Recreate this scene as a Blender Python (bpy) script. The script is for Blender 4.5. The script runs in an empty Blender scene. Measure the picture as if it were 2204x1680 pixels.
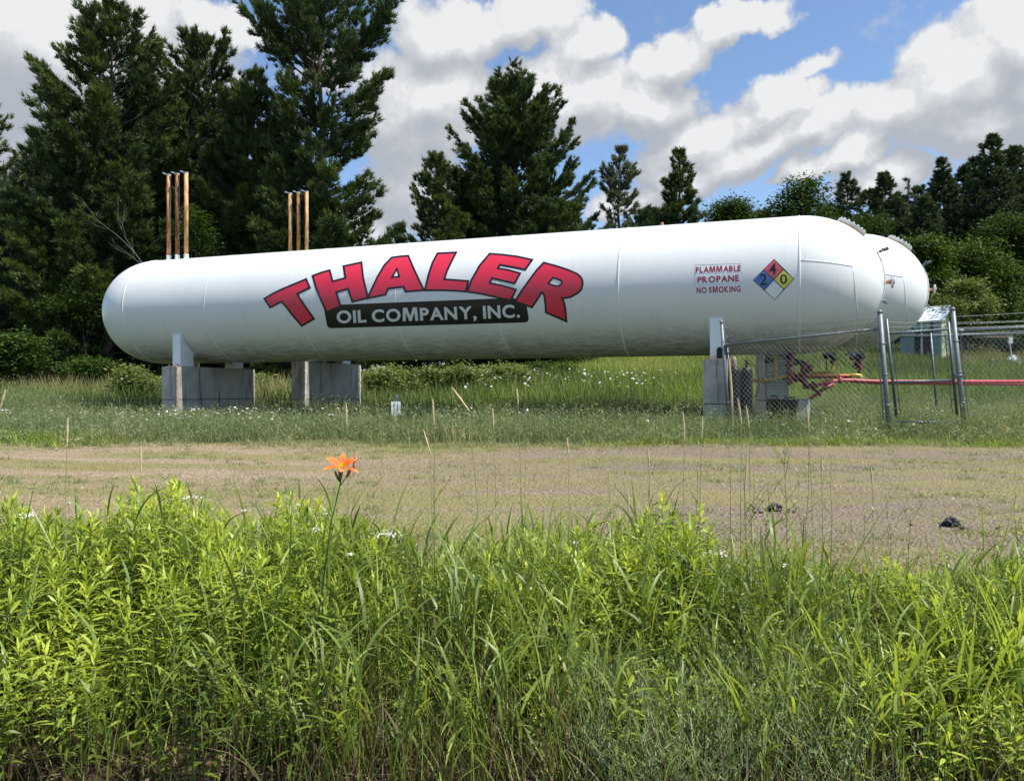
import bpy, bmesh, math, random
import numpy as np
from mathutils import Vector, Matrix
from mathutils.geometry import tessellate_polygon
R_ = math.radians
sc = bpy.context.scene
COL = sc.collection
rng = np.random.default_rng(11)
random.seed(5)

# ------------------------------------------------------------------ camera
EYE = 1.6
FP = 1702.0                       # focal length in pixels of a 2204 px wide view
cam_d = bpy.data.cameras.new('camera')
cam_d.sensor_width = 36.0
cam_d.lens = 27.8
cam_d.clip_start = 0.05
cam_d.clip_end = 6000
cam = bpy.data.objects.new('camera', cam_d)
cam.location = (0, 0, EYE)
cam.rotation_euler = (R_(90.1), 0, 0)
COL.objects.link(cam)
sc.camera = cam

# ------------------------------------------------------------------ light
SUN = Vector((0.45, -0.19, 0.87)).normalized()
sun_d = bpy.data.lights.new('sun', 'SUN')
sun_d.energy = 5.0
sun_d.angle = R_(0.53)
sun_d.color = (1.0, 0.955, 0.88)
sun = bpy.data.objects.new('sun', sun_d)
sun.rotation_euler = SUN.to_track_quat('Z', 'Y').to_euler()
COL.objects.link(sun)

sc.view_settings.view_transform = 'Standard'
sc.view_settings.look = 'None'
sc.view_settings.exposure = 0.55
sc.view_settings.gamma = 1.0
sc.cycles.max_bounces = 8
sc.cycles.transparent_max_bounces = 8
sc.cycles.transmission_bounces = 6
sc.cycles.sample_clamp_indirect = 6.0

class NT:
    """small helper for node trees"""
    def __init__(s, tree):
        s.t = tree; s.n = tree.nodes; s.l = tree.links
    def node(s, typ, **kw):
        n = s.n.new(typ)
        for k, v in kw.items(): setattr(n, k, v)
        return n
    def put(s, sock, v):
        if v is None: return
        if isinstance(v, bpy.types.NodeSocket): s.l.new(v, sock)
        else: sock.default_value = v
    def math(s, op, a, b=None, c=None, clamp=False):
        n = s.node('ShaderNodeMath', operation=op, use_clamp=clamp)
        s.put(n.inputs[0], a)
        if b is not None: s.put(n.inputs[1], b)
        if c is not None: s.put(n.inputs[2], c)
        return n.outputs[0]
    def vmath(s, op, a, b=None):
        n = s.node('ShaderNodeVectorMath', operation=op)
        s.put(n.inputs[0], a)
        if b is not None: s.put(n.inputs[1], b)
        return n.outputs['Value'] if op in ('LENGTH', 'DOT_PRODUCT') else n.outputs[0]
    def noise(s, vec, scale, detail=4, rough=0.55, dist=0.0, dim='3D'):
        n = s.node('ShaderNodeTexNoise', noise_dimensions=dim)
        s.put(n.inputs['Vector'], vec)
        n.inputs['Scale'].default_value = scale
        n.inputs['Detail'].default_value = detail
        n.inputs['Roughness'].default_value = rough
        n.inputs['Distortion'].default_value = dist
        return n
    def ramp(s, fac, stops, interp='LINEAR'):
        n = s.node('ShaderNodeValToRGB')
        n.color_ramp.interpolation = interp
        els = n.color_ramp.elements
        while len(els) < len(stops): els.new(0.5)
        for e, (p, c) in zip(els, stops):
            e.position = p; e.color = (c[0], c[1], c[2], 1)
        s.put(n.inputs[0], fac)
        return n.outputs[0]
    def mix(s, fac, a, b, blend='MIX'):
        n = s.node('ShaderNodeMix', data_type='RGBA', blend_type=blend)
        s.put(n.inputs[0], fac)
        s.put(n.inputs[6], a if isinstance(a, bpy.types.NodeSocket) else (*a[:3], 1))
        s.put(n.inputs[7], b if isinstance(b, bpy.types.NodeSocket) else (*b[:3], 1))
        return n.outputs[2]
    def maprange(s, v, a, b, c=0.0, d=1.0, smooth=False):
        n = s.node('ShaderNodeMapRange')
        n.interpolation_type = 'SMOOTHSTEP' if smooth else 'LINEAR'
        s.put(n.inputs[0], v)
        for i, x in enumerate((a, b, c, d)): s.put(n.inputs[i + 1], x)
        return n.outputs[0]

# ------------------------------------------------------------------ sky with cumulus (direction based)
world = bpy.data.worlds.new('World')
sc.world = world
world.use_nodes = True
wt = NT(world.node_tree)
wt.n.clear()
sky = wt.node('ShaderNodeTexSky', sky_type='NISHITA')
sky.sun_disc = False
sky.sun_elevation = math.asin(SUN.z)
sky.sun_rotation = math.atan2(SUN.x, SUN.y)
sky.altitude = 300
sky.air_density = 1.0
sky.dust_density = 0.4
sky.ozone_density = 3.5

def px_dir(px, py):               # azimuth / elevation (radians) of a point of the 2204 px view
    a = math.atan2(px - 1102, FP)
    return a, math.atan2(843 - py, math.hypot(FP, px - 1102))

# cumulus banks: centre x, y, half width, half height, tilt(deg), weight
BANKS = [(60, 90, 480, 190, 0, 1.25), (470, 40, 110, 60, 5, 1.0), (700, 150, 90, 60, 0, .8),
         (960, 60, 150, 95, -5, 1.15), (1130, 30, 180, 60, 0, 1.1), (930, 230, 190, 150, 10, 1.25),
         (1200, 210, 240, 120, 5, 1.3), (1400, 215, 150, 75, -8, 1.15), (1270, 75, 90, 60, 0, 1.1),
         (1450, 110, 130, 62, 12, 1.15), (1580, 52, 130, 46, 10, 1.1), (1660, 50, 60, 28, -15, .8),
         (900, 420, 160, 130, 0, 1.15), (760, 520, 160, 90, 0, 1.0), (1500, 300, 150, 75, 15, 1.2), (1640, 235, 120, 68, 18, 1.2),
         (1720, 215, 70, 48, 0, 1.0), (1450, 375, 130, 55, 0, 1.1), (1620, 320, 160, 60, 5, 1.1), (1760, 270, 120, 60, 5, 1.05),
         (2060, 190, 175, 130, 40, 1.3), (2190, 70, 140, 130, 0, 1.25), (1960, 240, 160, 62, 15, 1.15), (2150, 270, 200, 70, 0, 1.2),
         (1830, 335, 120, 42, 15, 1.15), (1730, 368, 80, 34, 20, 1.05), (1900, 390, 150, 50, 5, 1.1), (2200, 330, 70, 30, 0, .8),
         (1745, 150, 90, 24, 10, .62), (2350, 150, 300, 200, 0, 1.2), (-500, 0, 500, 260, 0, 1.1), (1350, 440, 120, 50, 0, 1.0), (200, 420, 500, 200, 0, .9)]
g = bpy.data.node_groups.new('cumulus_density', 'ShaderNodeTree')
g.interface.new_socket('Vector', in_out='INPUT', socket_type='NodeSocketVector')
g.interface.new_socket('Density', in_out='OUTPUT', socket_type='NodeSocketFloat')
gt = NT(g)
gi = gt.node('NodeGroupInput'); go = gt.node('NodeGroupOutput')
P = gi.outputs[0]
warp = gt.noise(P, 7.0, 5, .62)
wv = gt.vmath('SUBTRACT', warp.outputs['Color'], (.5, .5, .5))
wn = gt.node('ShaderNodeVectorMath', operation='SCALE'); gt.put(wn.inputs[0], wv); wn.inputs[3].default_value = .10
PW = gt.vmath('ADD', P, wn.outputs[0])
acc = None
for (bx, by, rx, ry, tl, w) in BANKS:
    az, el = px_dir(bx, by)
    mp = gt.node('ShaderNodeMapping', vector_type='TEXTURE')
    gt.put(mp.inputs[0], PW)
    mp.inputs[1].default_value = (az, el, 0)
    mp.inputs[2].default_value = (0, 0, R_(tl))
    mp.inputs[3].default_value = (rx / FP, ry / FP, 1e3)
    ln = gt.vmath('LENGTH', mp.outputs[0])
    v = gt.math('MULTIPLY_ADD', ln, -w, w)
    acc = v if acc is None else gt.math('SMOOTH_MAX', acc, v, .12)
# clouds everywhere else in the sky
sx = gt.node('ShaderNodeSeparateXYZ'); gt.put(sx.inputs[0], P)
beyond = gt.maprange(gt.math('ABSOLUTE', sx.outputs[0]), .72, 1.0)
gen = gt.noise(P, 2.2, 3, .5)
genv = gt.math('MULTIPLY', gt.math('MULTIPLY_ADD', gen.outputs['Fac'], 3.0, -1.6), beyond)
high = gt.maprange(sx.outputs[1], .55, .8)
genh = gt.math('MULTIPLY', gt.math('MULTIPLY_ADD', gen.outputs['Fac'], 3.0, -1.7), high)
acc = gt.math('MAXIMUM', acc, gt.math('MAXIMUM', genv, genh))
nz = gt.noise(P, 22.0, 6, .66)
nz2 = gt.noise(P, 8.0, 4, .6)
dn = gt.math('MULTIPLY_ADD', nz.outputs['Fac'], .66, -.33)
dn2 = gt.math('MULTIPLY_ADD', nz2.outputs['Fac'], .8, -.4)
tot = gt.math('ADD', gt.math('ADD', acc, dn), dn2)
gt.l.new(tot, go.inputs[0])

tc = wt.node('ShaderNodeTexCoord')
sp = wt.node('ShaderNodeSeparateXYZ'); wt.put(sp.inputs[0], tc.outputs['Generated'])
azn = wt.math('ARCTAN2', sp.outputs[0], sp.outputs[1])
eln = wt.math('ARCSINE', sp.outputs[2])
cb = wt.node('ShaderNodeCombineXYZ'); wt.put(cb.inputs[0], azn); wt.put(cb.inputs[1], eln)
def dens(off):
    n = wt.node('ShaderNodeGroup'); n.node_tree = g
    wt.put(n.inputs[0], wt.vmath('ADD', cb.outputs[0], off))
    return n.outputs[0]
d0 = dens((0, 0, 0)); d1 = dens((.012, .028, 0)); d2 = dens((.02, .085, 0))
cover = wt.maprange(d0, .07, .38, smooth=True)
edge = wt.math('SUBTRACT', d0, d1)
edge2 = wt.math('SUBTRACT', d0, d2)
lit = wt.math('MULTIPLY_ADD', edge, 1.0, .42)
lit = wt.math('ADD', lit, wt.math('MULTIPLY', edge2, .62))
thick = wt.maprange(d0, .35, 1.25)
lit = wt.math('SUBTRACT', lit, wt.math('MULTIPLY', thick, .12), clamp=True)
ccol = wt.ramp(lit, [(0.0, (.50, .53, .58)), (.30, (.58, .605, .64)), (.60, (.70, .72, .75)), (.85, (.82, .835, .85)), (1, (.94, .945, .95))])
b1 = wt.node('ShaderNodeBackground'); wt.put(b1.inputs[0], sky.outputs[0]); b1.inputs[1].default_value = .125
b2 = wt.node('ShaderNodeBackground'); wt.put(b2.inputs[0], ccol); b2.inputs[1].default_value = .63
mx = wt.node('ShaderNodeMixShader'); wt.put(mx.inputs[0], wt.math('MULTIPLY', cover, .96))
wt.l.new(b1.outputs[0], mx.inputs[1]); wt.l.new(b2.outputs[0], mx.inputs[2])
wo = wt.node('ShaderNodeOutputWorld'); wt.l.new(mx.outputs[0], wo.inputs[0])
world.cycles.sampling_method = 'MANUAL'
world.cycles.sample_map_resolution = 1024

# ------------------------------------------------------------------ materials
def mat(name):
    m = bpy.data.materials.new(name); m.use_nodes = True
    t = NT(m.node_tree); b = t.n['Principled BSDF']
    return m, t, b
def plain(name, col, rough=.5, metal=0.0, var=.12, scale=6.0, spec=.5, bump=0.0):
    m, t, b = mat(name)
    tc = t.node('ShaderNodeTexCoord')
    n = t.noise(tc.outputs['Object'], scale, 5, .6)
    lo = tuple(c * (1 - var) for c in col); hi = tuple(min(1, c * (1 + var)) for c in col)
    t.put(b.inputs['Base Color'], t.ramp(n.outputs['Fac'], [(.3, lo), (.7, hi)]))
    b.inputs['Roughness'].default_value = rough
    b.inputs['Metallic'].default_value = metal
    b.inputs['Specular IOR Level'].default_value = spec
    if bump:
        bp = t.node('ShaderNodeBump'); bp.inputs['Strength'].default_value = bump; bp.inputs['Distance'].default_value = .02
        t.put(bp.inputs['Height'], n.outputs['Fac']); t.put(b.inputs['Normal'], bp.outputs[0])
    return m
def leafmat(name, stops, trans=.35, rough=.5, tcol=1.25, spec=.35):
    m, t, b = mat(name)
    a = t.node('ShaderNodeAttribute', attribute_name='rnd')
    col = t.ramp(a.outputs['Fac'], stops)
    t.put(b.inputs['Base Color'], col)
    b.inputs['Roughness'].default_value = rough
    b.inputs['Specular IOR Level'].default_value = spec
    if trans > 0:
        tr = t.node('ShaderNodeBsdfTranslucent')
        t.put(tr.inputs[0], t.mix(1.0, col, (tcol, tcol * .95, tcol * .45), 'MULTIPLY'))
        mxs = t.node('ShaderNodeMixShader'); mxs.inputs[0].default_value = trans
        t.l.new(b.outputs[0], mxs.inputs[1]); t.l.new(tr.outputs[0], mxs.inputs[2])
        t.l.new(mxs.outputs[0], t.n['Material Output'].inputs[0])
    return m

# tank paint: white enamel with faint grime and painted-in shade towards the belly strakes
M_tank, t, b = mat('white_tank_paint')
tc = t.node('ShaderNodeTexCoord')
n1 = t.noise(tc.outputs['Object'], .7, 4, .6)
mp = t.node('ShaderNodeMapping'); t.put(mp.inputs[0], tc.outputs['Object']); mp.inputs[3].default_value = (2.2, 9, 1.2)
n2 = t.noise(mp.outputs[0], 1.6, 6, .7)
sz = t.node('ShaderNodeSeparateXYZ'); t.put(sz.inputs[0], tc.outputs['Object'])
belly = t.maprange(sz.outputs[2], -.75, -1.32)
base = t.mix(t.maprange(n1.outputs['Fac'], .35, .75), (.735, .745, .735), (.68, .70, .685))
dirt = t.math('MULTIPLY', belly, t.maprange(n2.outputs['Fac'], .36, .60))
base = t.mix(t.math('MULTIPLY', t.maprange(sz.outputs[2], -.35, -1.30), .24), base, (.30, .30, .23))  # underside shade put into the paint as a smooth darkening
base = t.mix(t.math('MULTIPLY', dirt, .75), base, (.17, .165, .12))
spots = t.noise(tc.outputs['Object'], 5.5, 2, .5)
base = t.mix(t.math('MULTIPLY', t.maprange(spots.outputs['Fac'], .74, .80), .35), base, (.45, .44, .38))
mp3 = t.node('ShaderNodeMapping'); t.put(mp3.inputs[0], tc.outputs['Object']); mp3.inputs[3].default_value = (6.5, .5, .35)
n3 = t.noise(mp3.outputs[0], 1.3, 5, .65)
base = t.mix(t.math('MULTIPLY', t.maprange(n3.outputs['Fac'], .56, .72), .20), base, (.46, .44, .38))
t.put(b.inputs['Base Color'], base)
b.inputs['Roughness'].default_value = .30
b.inputs['Specular IOR Level'].default_value = .45
bp = t.node('ShaderNodeBump'); bp.inputs['Strength'].default_value = .12; bp.inputs['Distance'].default_value = .02
t.put(bp.inputs['Height'], n1.outputs['Fac']); t.put(b.inputs['Normal'], bp.outputs[0])

M_white = plain('white_painted_steel', (.74, .78, .80), .4, var=.05, scale=3)
M_seam = plain('white_weld_paint', (.73, .74, .73), .35, var=.03)
M_red = plain('red_vinyl', (.66, .030, .065), .32, var=.05, scale=2)
M_black = plain('black_vinyl', (.006, .007, .010), .35, var=.1, scale=2)
M_grey = plain('grey_vinyl', (.64, .65, .65), .4, var=.03)
M_sredd = plain('sign_red_lettering', (.34, .02, .05), .4, var=.1)
M_sred = plain('hazard_red', (.52, .09, .10), .4, var=.04)
M_sblue = plain('hazard_blue', (.07, .17, .45), .4, var=.04)
M_syel = plain('hazard_yellow', (.66, .62, .10), .4, var=.04)
M_swhite = plain('sticker_white', (.72, .76, .80), .4, var=.04)
M_galv = plain('galvanised_steel', (.17, .20, .21), .55, .4, var=.2, scale=9)
M_galvd = plain('weathered_galvanised_steel', (.13, .15, .16), .5, .6, var=.25, scale=9)
M_wire = plain('fence_wire', (.33, .34, .33), .55, .3, var=.2)
M_rust, t, b = mat('rusted_ochre_pipe')
tc = t.node('ShaderNodeTexCoord')
mp = t.node('ShaderNodeMapping'); t.put(mp.inputs[0], tc.outputs['Object']); mp.inputs[3].default_value = (7, 7, 1.4)
n1 = t.noise(mp.outputs[0], 2.4, 6, .7)
oi = t.node('ShaderNodeObjectInfo')
f_ = t.math('ADD', n1.outputs['Fac'], t.math('MULTIPLY_ADD', oi.outputs['Random'], .18, -.09))
t.put(b.inputs['Base Color'], t.ramp(f_, [(.30, (.045, .018, .010)), (.42, (.17, .062, .022)), (.52, (.36, .16, .055)), (.66, (.55, .34, .14))]))
b.inputs['Roughness'].default_value = .65
M_pred = plain('dark_red_pipe', (.16, .018, .020), .45, var=.3, scale=12)
M_pink = plain('faded_red_pipe', (.42, .07, .08), .5, var=.2, scale=9)
M_oran = plain('orange_red_pipe', (.70, .20, .08), .5, var=.2, scale=9)
M_yel = plain('yellow_pipe', (.62, .50, .09), .45, var=.2, scale=9)
M_dyel = plain('dull_yellow_pipe', (.40, .29, .04), .5, var=.25, scale=9)
M_copper = plain('copper_fitting', (.60, .28, .16), .4, .4, var=.2, scale=20)
M_blk = plain('black_enamel', (.006, .007, .010), .5, var=.3, spec=.3)
M_gauge = plain('nickel_flange', (.55, .57, .58), .3, .6, var=.1)
M_bark = plain('pine_bark', (.075, .06, .05), .85, var=.4, scale=8, bump=.6)
M_barkg = plain('dead_grey_wood', (.11, .10, .09), .8, var=.25, scale=10)
M_tanwood = plain('weathered_tan_wood', (.52, .40, .24), .8, var=.25, scale=10)

# board formed concrete with stain streaks and a pour joint
M_conc, t, b = mat('stained_concrete')
tc = t.node('ShaderNodeTexCoord')
n1 = t.noise(tc.outputs['Object'], 3.0, 6, .65)
mp = t.node('ShaderNodeMapping'); t.put(mp.inputs[0], tc.outputs['Object']); mp.inputs[3].default_value = (5, 5, .5)
n2 = t.noise(mp.outputs[0], 1.6, 4, .6)
c_ = t.ramp(n1.outputs['Fac'], [(.3, (.30, .285, .265)), (.7, (.44, .42, .39))])
c_ = t.mix(t.math('MULTIPLY', t.maprange(n2.outputs['Fac'], .55, .68), .72), c_, (.045, .045, .045))
sz = t.node('ShaderNodeSeparateXYZ'); t.put(sz.inputs[0], tc.outputs['Object'])
wob = t.math('ADD', sz.outputs[2], t.math('MULTIPLY_ADD', n1.outputs['Fac'], .05, -.025))
jn = t.math('ABSOLUTE', t.math('SUBTRACT', wob, .78))
c_ = t.mix(t.math('LESS_THAN', jn, .011), c_, (.04, .04, .042))
t.put(b.inputs['Base Color'], c_)
b.inputs['Roughness'].default_value = .9
bp = t.node('ShaderNodeBump'); bp.inputs['Strength'].default_value = .4; bp.inputs['Distance'].default_value = .02
t.put(bp.inputs['Height'], n1.outputs['Fac']); t.put(b.inputs['Normal'], bp.outputs[0])
M_concl = plain('sunlit_edge_concrete', (.58, .56, .52), .85, var=.25, scale=9)  # pale tone paints in the sunlight on the chamfered edges
M_conct = plain('brown_spalled_concrete', (.30, .22, .17), .9, var=.35, scale=12, bump=.5)

# ------------------------------------------------------------------ mesh helpers
def W(px, py, d):
    return Vector(((px - 1102) / FP * d, d, EYE + (843 - py) / FP * d))
def tag(o, label=None, cat=None, group=None, kind=None):
    if label: o['label'] = label
    if cat: o['category'] = cat
    if group: o['group'] = group
    if kind: o['kind'] = kind
    return o
def thing(name, label, cat, loc=(0, 0, 0), group=None, rz=0.0):
    o = bpy.data.objects.new(name, None); COL.objects.link(o)
    o.location = loc; o.rotation_euler = (0, 0, rz); o.empty_display_size = .2
    return tag(o, label, cat, group)
def link(name, me, m, parent=None, smooth=False):
    o = bpy.data.objects.new(name, me); COL.objects.link(o)
    if m is not None: me.materials.append(m)
    if parent is not None: o.parent = parent
    if smooth:
        me.polygons.foreach_set('use_smooth', [True] * len(me.polygons))
    return o
def from_bm(name, bm, m, parent=None, smooth=False, world=False):
    """world=True: the bmesh is in world space and is brought into the parent's space"""
    if world and parent is not None:
        bm.transform(parent_matrix(parent).inverted())
    bmesh.ops.recalc_face_normals(bm, faces=bm.faces)
    me = bpy.data.meshes.new(name); bm.to_mesh(me); bm.free()
    return link(name, me, m, parent, smooth)
def parent_matrix(o):
    M = Matrix.LocRotScale(o.location, o.rotation_euler, o.scale)
    return (parent_matrix(o.parent) @ M) if o.parent else M
def box(bm, c, s, rz=0.0, rot=None):
    M = Matrix.Translation(c) @ (rot if rot else Matrix.Rotation(rz, 4, 'Z')) @ Matrix.Diagonal((*s, 1))
    return bmesh.ops.create_cube(bm, size=1.0, matrix=M)
def tube(bm, pts, r, seg=10, caps=True):
    """swept tube through points, radius r or list of radii, mitred joints"""
    pts = [Vector(p) for p in pts]
    rr = r if isinstance(r, (list, tuple)) else [r] * len(pts)
    rings = []
    prev = None
    for i, p in enumerate(pts):
        if i == 0: d = pts[1] - p
        elif i == len(pts) - 1: d = p - pts[i - 1]
        else: d = (pts[i + 1] - p).normalized() + (p - pts[i - 1]).normalized()
        d = d.normalized() if d.length > 1e-6 else Vector((0, 0, 1))
        ref = prev if prev is not None else (Vector((0, 0, 1)) if abs(d.z) < .9 else Vector((1, 0, 0)))
        a = ref - d * ref.dot(d)
        if a.length < 1e-4: a = Vector((1, 0, 0)) - d * d.x
        a.normalize(); prev = a
        b_ = d.cross(a)
        rings.append([bm.verts.new(p + (a * math.cos(q) + b_ * math.sin(q)) * rr[i]) for q in [2 * math.pi * k / seg for k in range(seg)]])
    for i in range(len(rings) - 1):
        for k in range(seg):
            bm.faces.new((rings[i][k], rings[i][(k + 1) % seg], rings[i + 1][(k + 1) % seg], rings[i + 1][k]))
    if caps:
        bm.faces.new(rings[0][::-1]); bm.faces.new(rings[-1])
def bend(pts, r, n=5):
    """round the corners of a polyline"""
    pts = [Vector(p) for p in pts]; out = [pts[0]]
    for i in range(1, len(pts) - 1):
        a, p, c = pts[i - 1], pts[i], pts[i + 1]
        ra = min(r, (a - p).length * .45, (c - p).length * .45)
        A = p + (a - p).normalized() * ra; C = p + (c - p).normalized() * ra
        for k in range(n + 1):
            t_ = k / n
            out.append(A * (1 - t_) ** 2 + p * 2 * t_ * (1 - t_) + C * t_ ** 2)
    out.append(pts[-1]); return out
def lathe(bm, prof, origin, axis, seg=24):
    """prof: list of (height, radius) along axis"""
    axis = Vector(axis).normalized(); o = Vector(origin)
    ref = Vector((0, 0, 1)) if abs(axis.z) < .9 else Vector((1, 0, 0))
    a = (ref - axis * ref.dot(axis)).normalized(); b_ = axis.cross(a)
    rings = []
    for h, r in prof:
        if r < 1e-5: rings.append([bm.verts.new(o + axis * h)])
        else: rings.append([bm.verts.new(o + axis * h + (a * math.cos(q) + b_ * math.sin(q)) * r) for q in [2 * math.pi * k / seg for k in range(seg)]])
    for i in range(len(rings) - 1):
        A, B = rings[i], rings[i + 1]
        for k in range(seg):
            if len(A) == 1 and len(B) == 1: continue
            if len(A) == 1: bm.faces.new((A[0], B[k], B[(k + 1) % seg]))
            elif len(B) == 1: bm.faces.new((A[k], A[(k + 1) % seg], B[0]))
            else: bm.faces.new((A[k], A[(k + 1) % seg], B[(k + 1) % seg], B[k]))
    if len(rings[0]) > 1: bm.faces.new(rings[0][::-1])
    if len(rings[-1]) > 1: bm.faces.new(rings[-1])

class Acc:
    """gathers many small triangles and quads with a per vertex 'rnd' value"""
    def __init__(s): s.v = []; s.f3 = []; s.f4 = []; s.r = []; s.n = 0
    def add(s, v, f3=None, f4=None, r=None):
        v = np.asarray(v, np.float32).reshape(-1, 3)
        if f3 is not None and len(f3): s.f3.append(np.asarray(f3, np.int64).reshape(-1, 3) + s.n)
        if f4 is not None and len(f4): s.f4.append(np.asarray(f4, np.int64).reshape(-1, 4) + s.n)
        s.v.append(v)
        r = np.broadcast_to(np.asarray(.5 if r is None else r, np.float32), (len(v),)) if np.ndim(r) == 0 else np.asarray(r, np.float32).reshape(-1)
        s.r.append(r); s.n += len(v)
    def build(s, name, m, parent=None, smooth=False, origin=None):
        v = np.concatenate(s.v); r = np.concatenate(s.r)
        if origin is not None: v = v - np.asarray(origin, np.float32)
        f3 = np.concatenate(s.f3) if s.f3 else np.zeros((0, 3), np.int64)
        f4 = np.concatenate(s.f4) if s.f4 else np.zeros((0, 4), np.int64)
        me = bpy.data.meshes.new(name)
        me.vertices.add(len(v)); me.vertices.foreach_set('co', v.ravel())
        me.loops.add(len(f3) * 3 + len(f4) * 4)
        me.loops.foreach_set('vertex_index', np.concatenate([f3.ravel(), f4.ravel()]).astype(np.int32))
        me.polygons.add(len(f3) + len(f4))
        st = np.concatenate([np.arange(len(f3)) * 3, len(f3) * 3 + np.arange(len(f4)) * 4]).astype(np.int32)
        me.polygons.foreach_set('loop_start', st)
        me.update(calc_edges=True)
        at = me.attributes.new('rnd', 'FLOAT', 'POINT'); at.data.foreach_set('value', np.clip(r, 0, 1).astype(np.float32))
        return link(name, me, m, parent, smooth)

def strips(acc, base, az, inc0, bendv, L, Wd, S=3, prof=None, roll=0.0, r=.5, tipr=0.0):
    base = np.asarray(base, float); N = len(base)
    az, inc0, bendv, L, Wd, roll, r = [np.broadcast_to(np.asarray(q, float), (N,)) for q in (az, inc0, bendv, L, Wd, roll, r)]
    prof = np.linspace(1, .06, S + 1) if prof is None else np.asarray(prof, float)
    pos = base.copy(); out = np.zeros((N, S + 1, 2, 3))
    h = np.stack([np.cos(az), np.sin(az), 0 * az], 1); side = np.stack([-np.sin(az), np.cos(az), 0 * az], 1)
    for k in range(S + 1):
        ph = inc0 + bendv * min(k, S - .5) / S
        tg = h * np.sin(ph)[:, None]; tg[:, 2] = np.cos(ph)
        nrm = np.cross(tg, side)
        wd = side * np.cos(roll)[:, None] + nrm * np.sin(roll)[:, None]
        hw = (Wd * prof[k] * .5)[:, None]
        out[:, k, 0] = pos - wd * hw; out[:, k, 1] = pos + wd * hw
        if k < S:
            ph = inc0 + bendv * (k + .5) / S
            tg = h * np.sin(ph)[:, None]; tg[:, 2] = np.cos(ph)
            pos = pos + tg * (L / S)[:, None]
    idx = (np.arange(N) * (S + 1) * 2)[:, None, None] + (np.arange(S) * 2)[None, :, None] + np.array([0, 1, 3, 2])[None, None]
    rv = r[:, None, None] + tipr * np.linspace(0, 1, S + 1)[None, :, None] + np.zeros((N, S + 1, 2))
    acc.add(out, f4=idx, r=rv.ravel())
    return pos
def prisms(acc, A, B, ra, rb, seg=3, r=.5):
    """many straight tapered prisms at once"""
    A = np.asarray(A, float); B = np.asarray(B, float); N = len(A)
    ra = np.broadcast_to(np.asarray(ra, float), (N,)); rb = np.broadcast_to(np.asarray(rb, float), (N,))
    d = B - A; d /= np.maximum(np.linalg.norm(d, axis=1, keepdims=True), 1e-9)
    ref = np.where(np.abs(d[:, 2:3]) < .9, np.array([[0, 0, 1.]]), np.array([[1., 0, 0]]))
    a = np.cross(d, ref); a /= np.linalg.norm(a, axis=1, keepdims=True); b_ = np.cross(d, a)
    q = np.arange(seg) * 2 * np.pi / seg
    ring = a[:, None] * np.cos(q)[None, :, None] + b_[:, None] * np.sin(q)[None, :, None]
    v = np.stack([A[:, None] + ring * ra[:, None, None], B[:, None] + ring * rb[:, None, None]], 1)
    k = np.arange(seg); f = np.stack([k, (k + 1) % seg, (k + 1) % seg + seg, k + seg], 1)
    idx = (np.arange(N) * seg * 2)[:, None, None] + f[None]
    rv = np.broadcast_to(np.asarray(r, float), (N,)) if np.ndim(r) else np.full(N, float(r))
    acc.add(v, f4=idx, r=np.repeat(rv, seg * 2))

# ------------------------------------------------------------------ terrain
_hy = [-30, 0, 2.5, 4, 5.4, 6.6, 9, 12, 14, 22]
_hz = [-.3, 0.0, .12, .24, .46, .60, .70, .78, .75, .78]
def smooth01(t): t = np.clip(t, 0, 1); return t * t * (3 - 2 * t)
def gz(x, y):
    x = np.asarray(x, float); y = np.asarray(y, float)
    z = np.interp(y, _hy, _hz)
    s = .034 + .056 * smooth01((x / np.maximum(y, 1) + .35) / .75)
    yy = np.clip(y - 22, 0, 62)
    z = z + s * yy + .02 * np.clip(y - 84, 0, 900) * .5
    yr = y + .12 * np.sin(x * .35)
    z = z - .020 * (np.exp(-((yr - 8.5) / .35) ** 2) + np.exp(-((yr - 10.2) / .35) ** 2) + .6 * np.exp(-((yr - 7.0) / .3) ** 2))
    z = z + .03 * np.sin(x * .9 + 1.3) * np.cos(y * .7) + .015 * np.sin(x * 2.3 + y * 1.7)
    z = z + .10 * np.sin(x * .21 + 2) * np.cos(y * .17) * smooth01((y - 20) / 15)
    return z
def gzs(x, y): return float(gz(x, y))

def grid_mesh(name, xs, ys, m, dz=0.0):
    X, Y = np.meshgrid(xs, ys); Z = gz(X, Y) + dz
    nx, ny = len(xs), len(ys)
    a = Acc()
    i = (np.arange(ny - 1)[:, None] * nx + np.arange(nx - 1)[None]).ravel()
    a.add(np.stack([X, Y, Z], -1), f4=np.stack([i, i + 1, i + nx + 1, i + nx], 1))
    return a.build(name, m, smooth=True)

# ground: soil under thatch
M_ground, t, b = mat('soil_and_thatch')
tc = t.node('ShaderNodeTexCoord')
n1 = t.noise(tc.outputs['Object'], .35, 4, .6); n2 = t.noise(tc.outputs['Object'], 9, 6, .7)
sy = t.node('ShaderNodeSeparateXYZ'); t.put(sy.inputs[0], tc.outputs['Object'])
near = t.ramp(n2.outputs['Fac'], [(.3, (.018, .014, .008)), (.6, (.06, .045, .028)), (.75, (.13, .105, .07))])
far = t.ramp(n1.outputs['Fac'], [(.3, (.045, .08, .02)), (.5, (.07, .115, .03)), (.7, (.12, .13, .05))])
far = t.mix(t.maprange(n2.outputs['Fac'], .3, .7), far, (.03, .05, .018))
mid_ = t.ramp(n2.outputs['Fac'], [(.3, (.10, .08, .05)), (.6, (.21, .165, .115)), (.75, (.30, .25, .19))])
near = t.mix(t.maprange(sy.outputs[1], 4.2, 4.9), near, mid_)
t.put(b.inputs['Base Color'], t.mix(t.maprange(sy.outputs[1], 11.5, 12.6), near, far))
b.inputs['Roughness'].default_value = .95; b.inputs['Specular IOR Level'].default_value = .1
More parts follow.
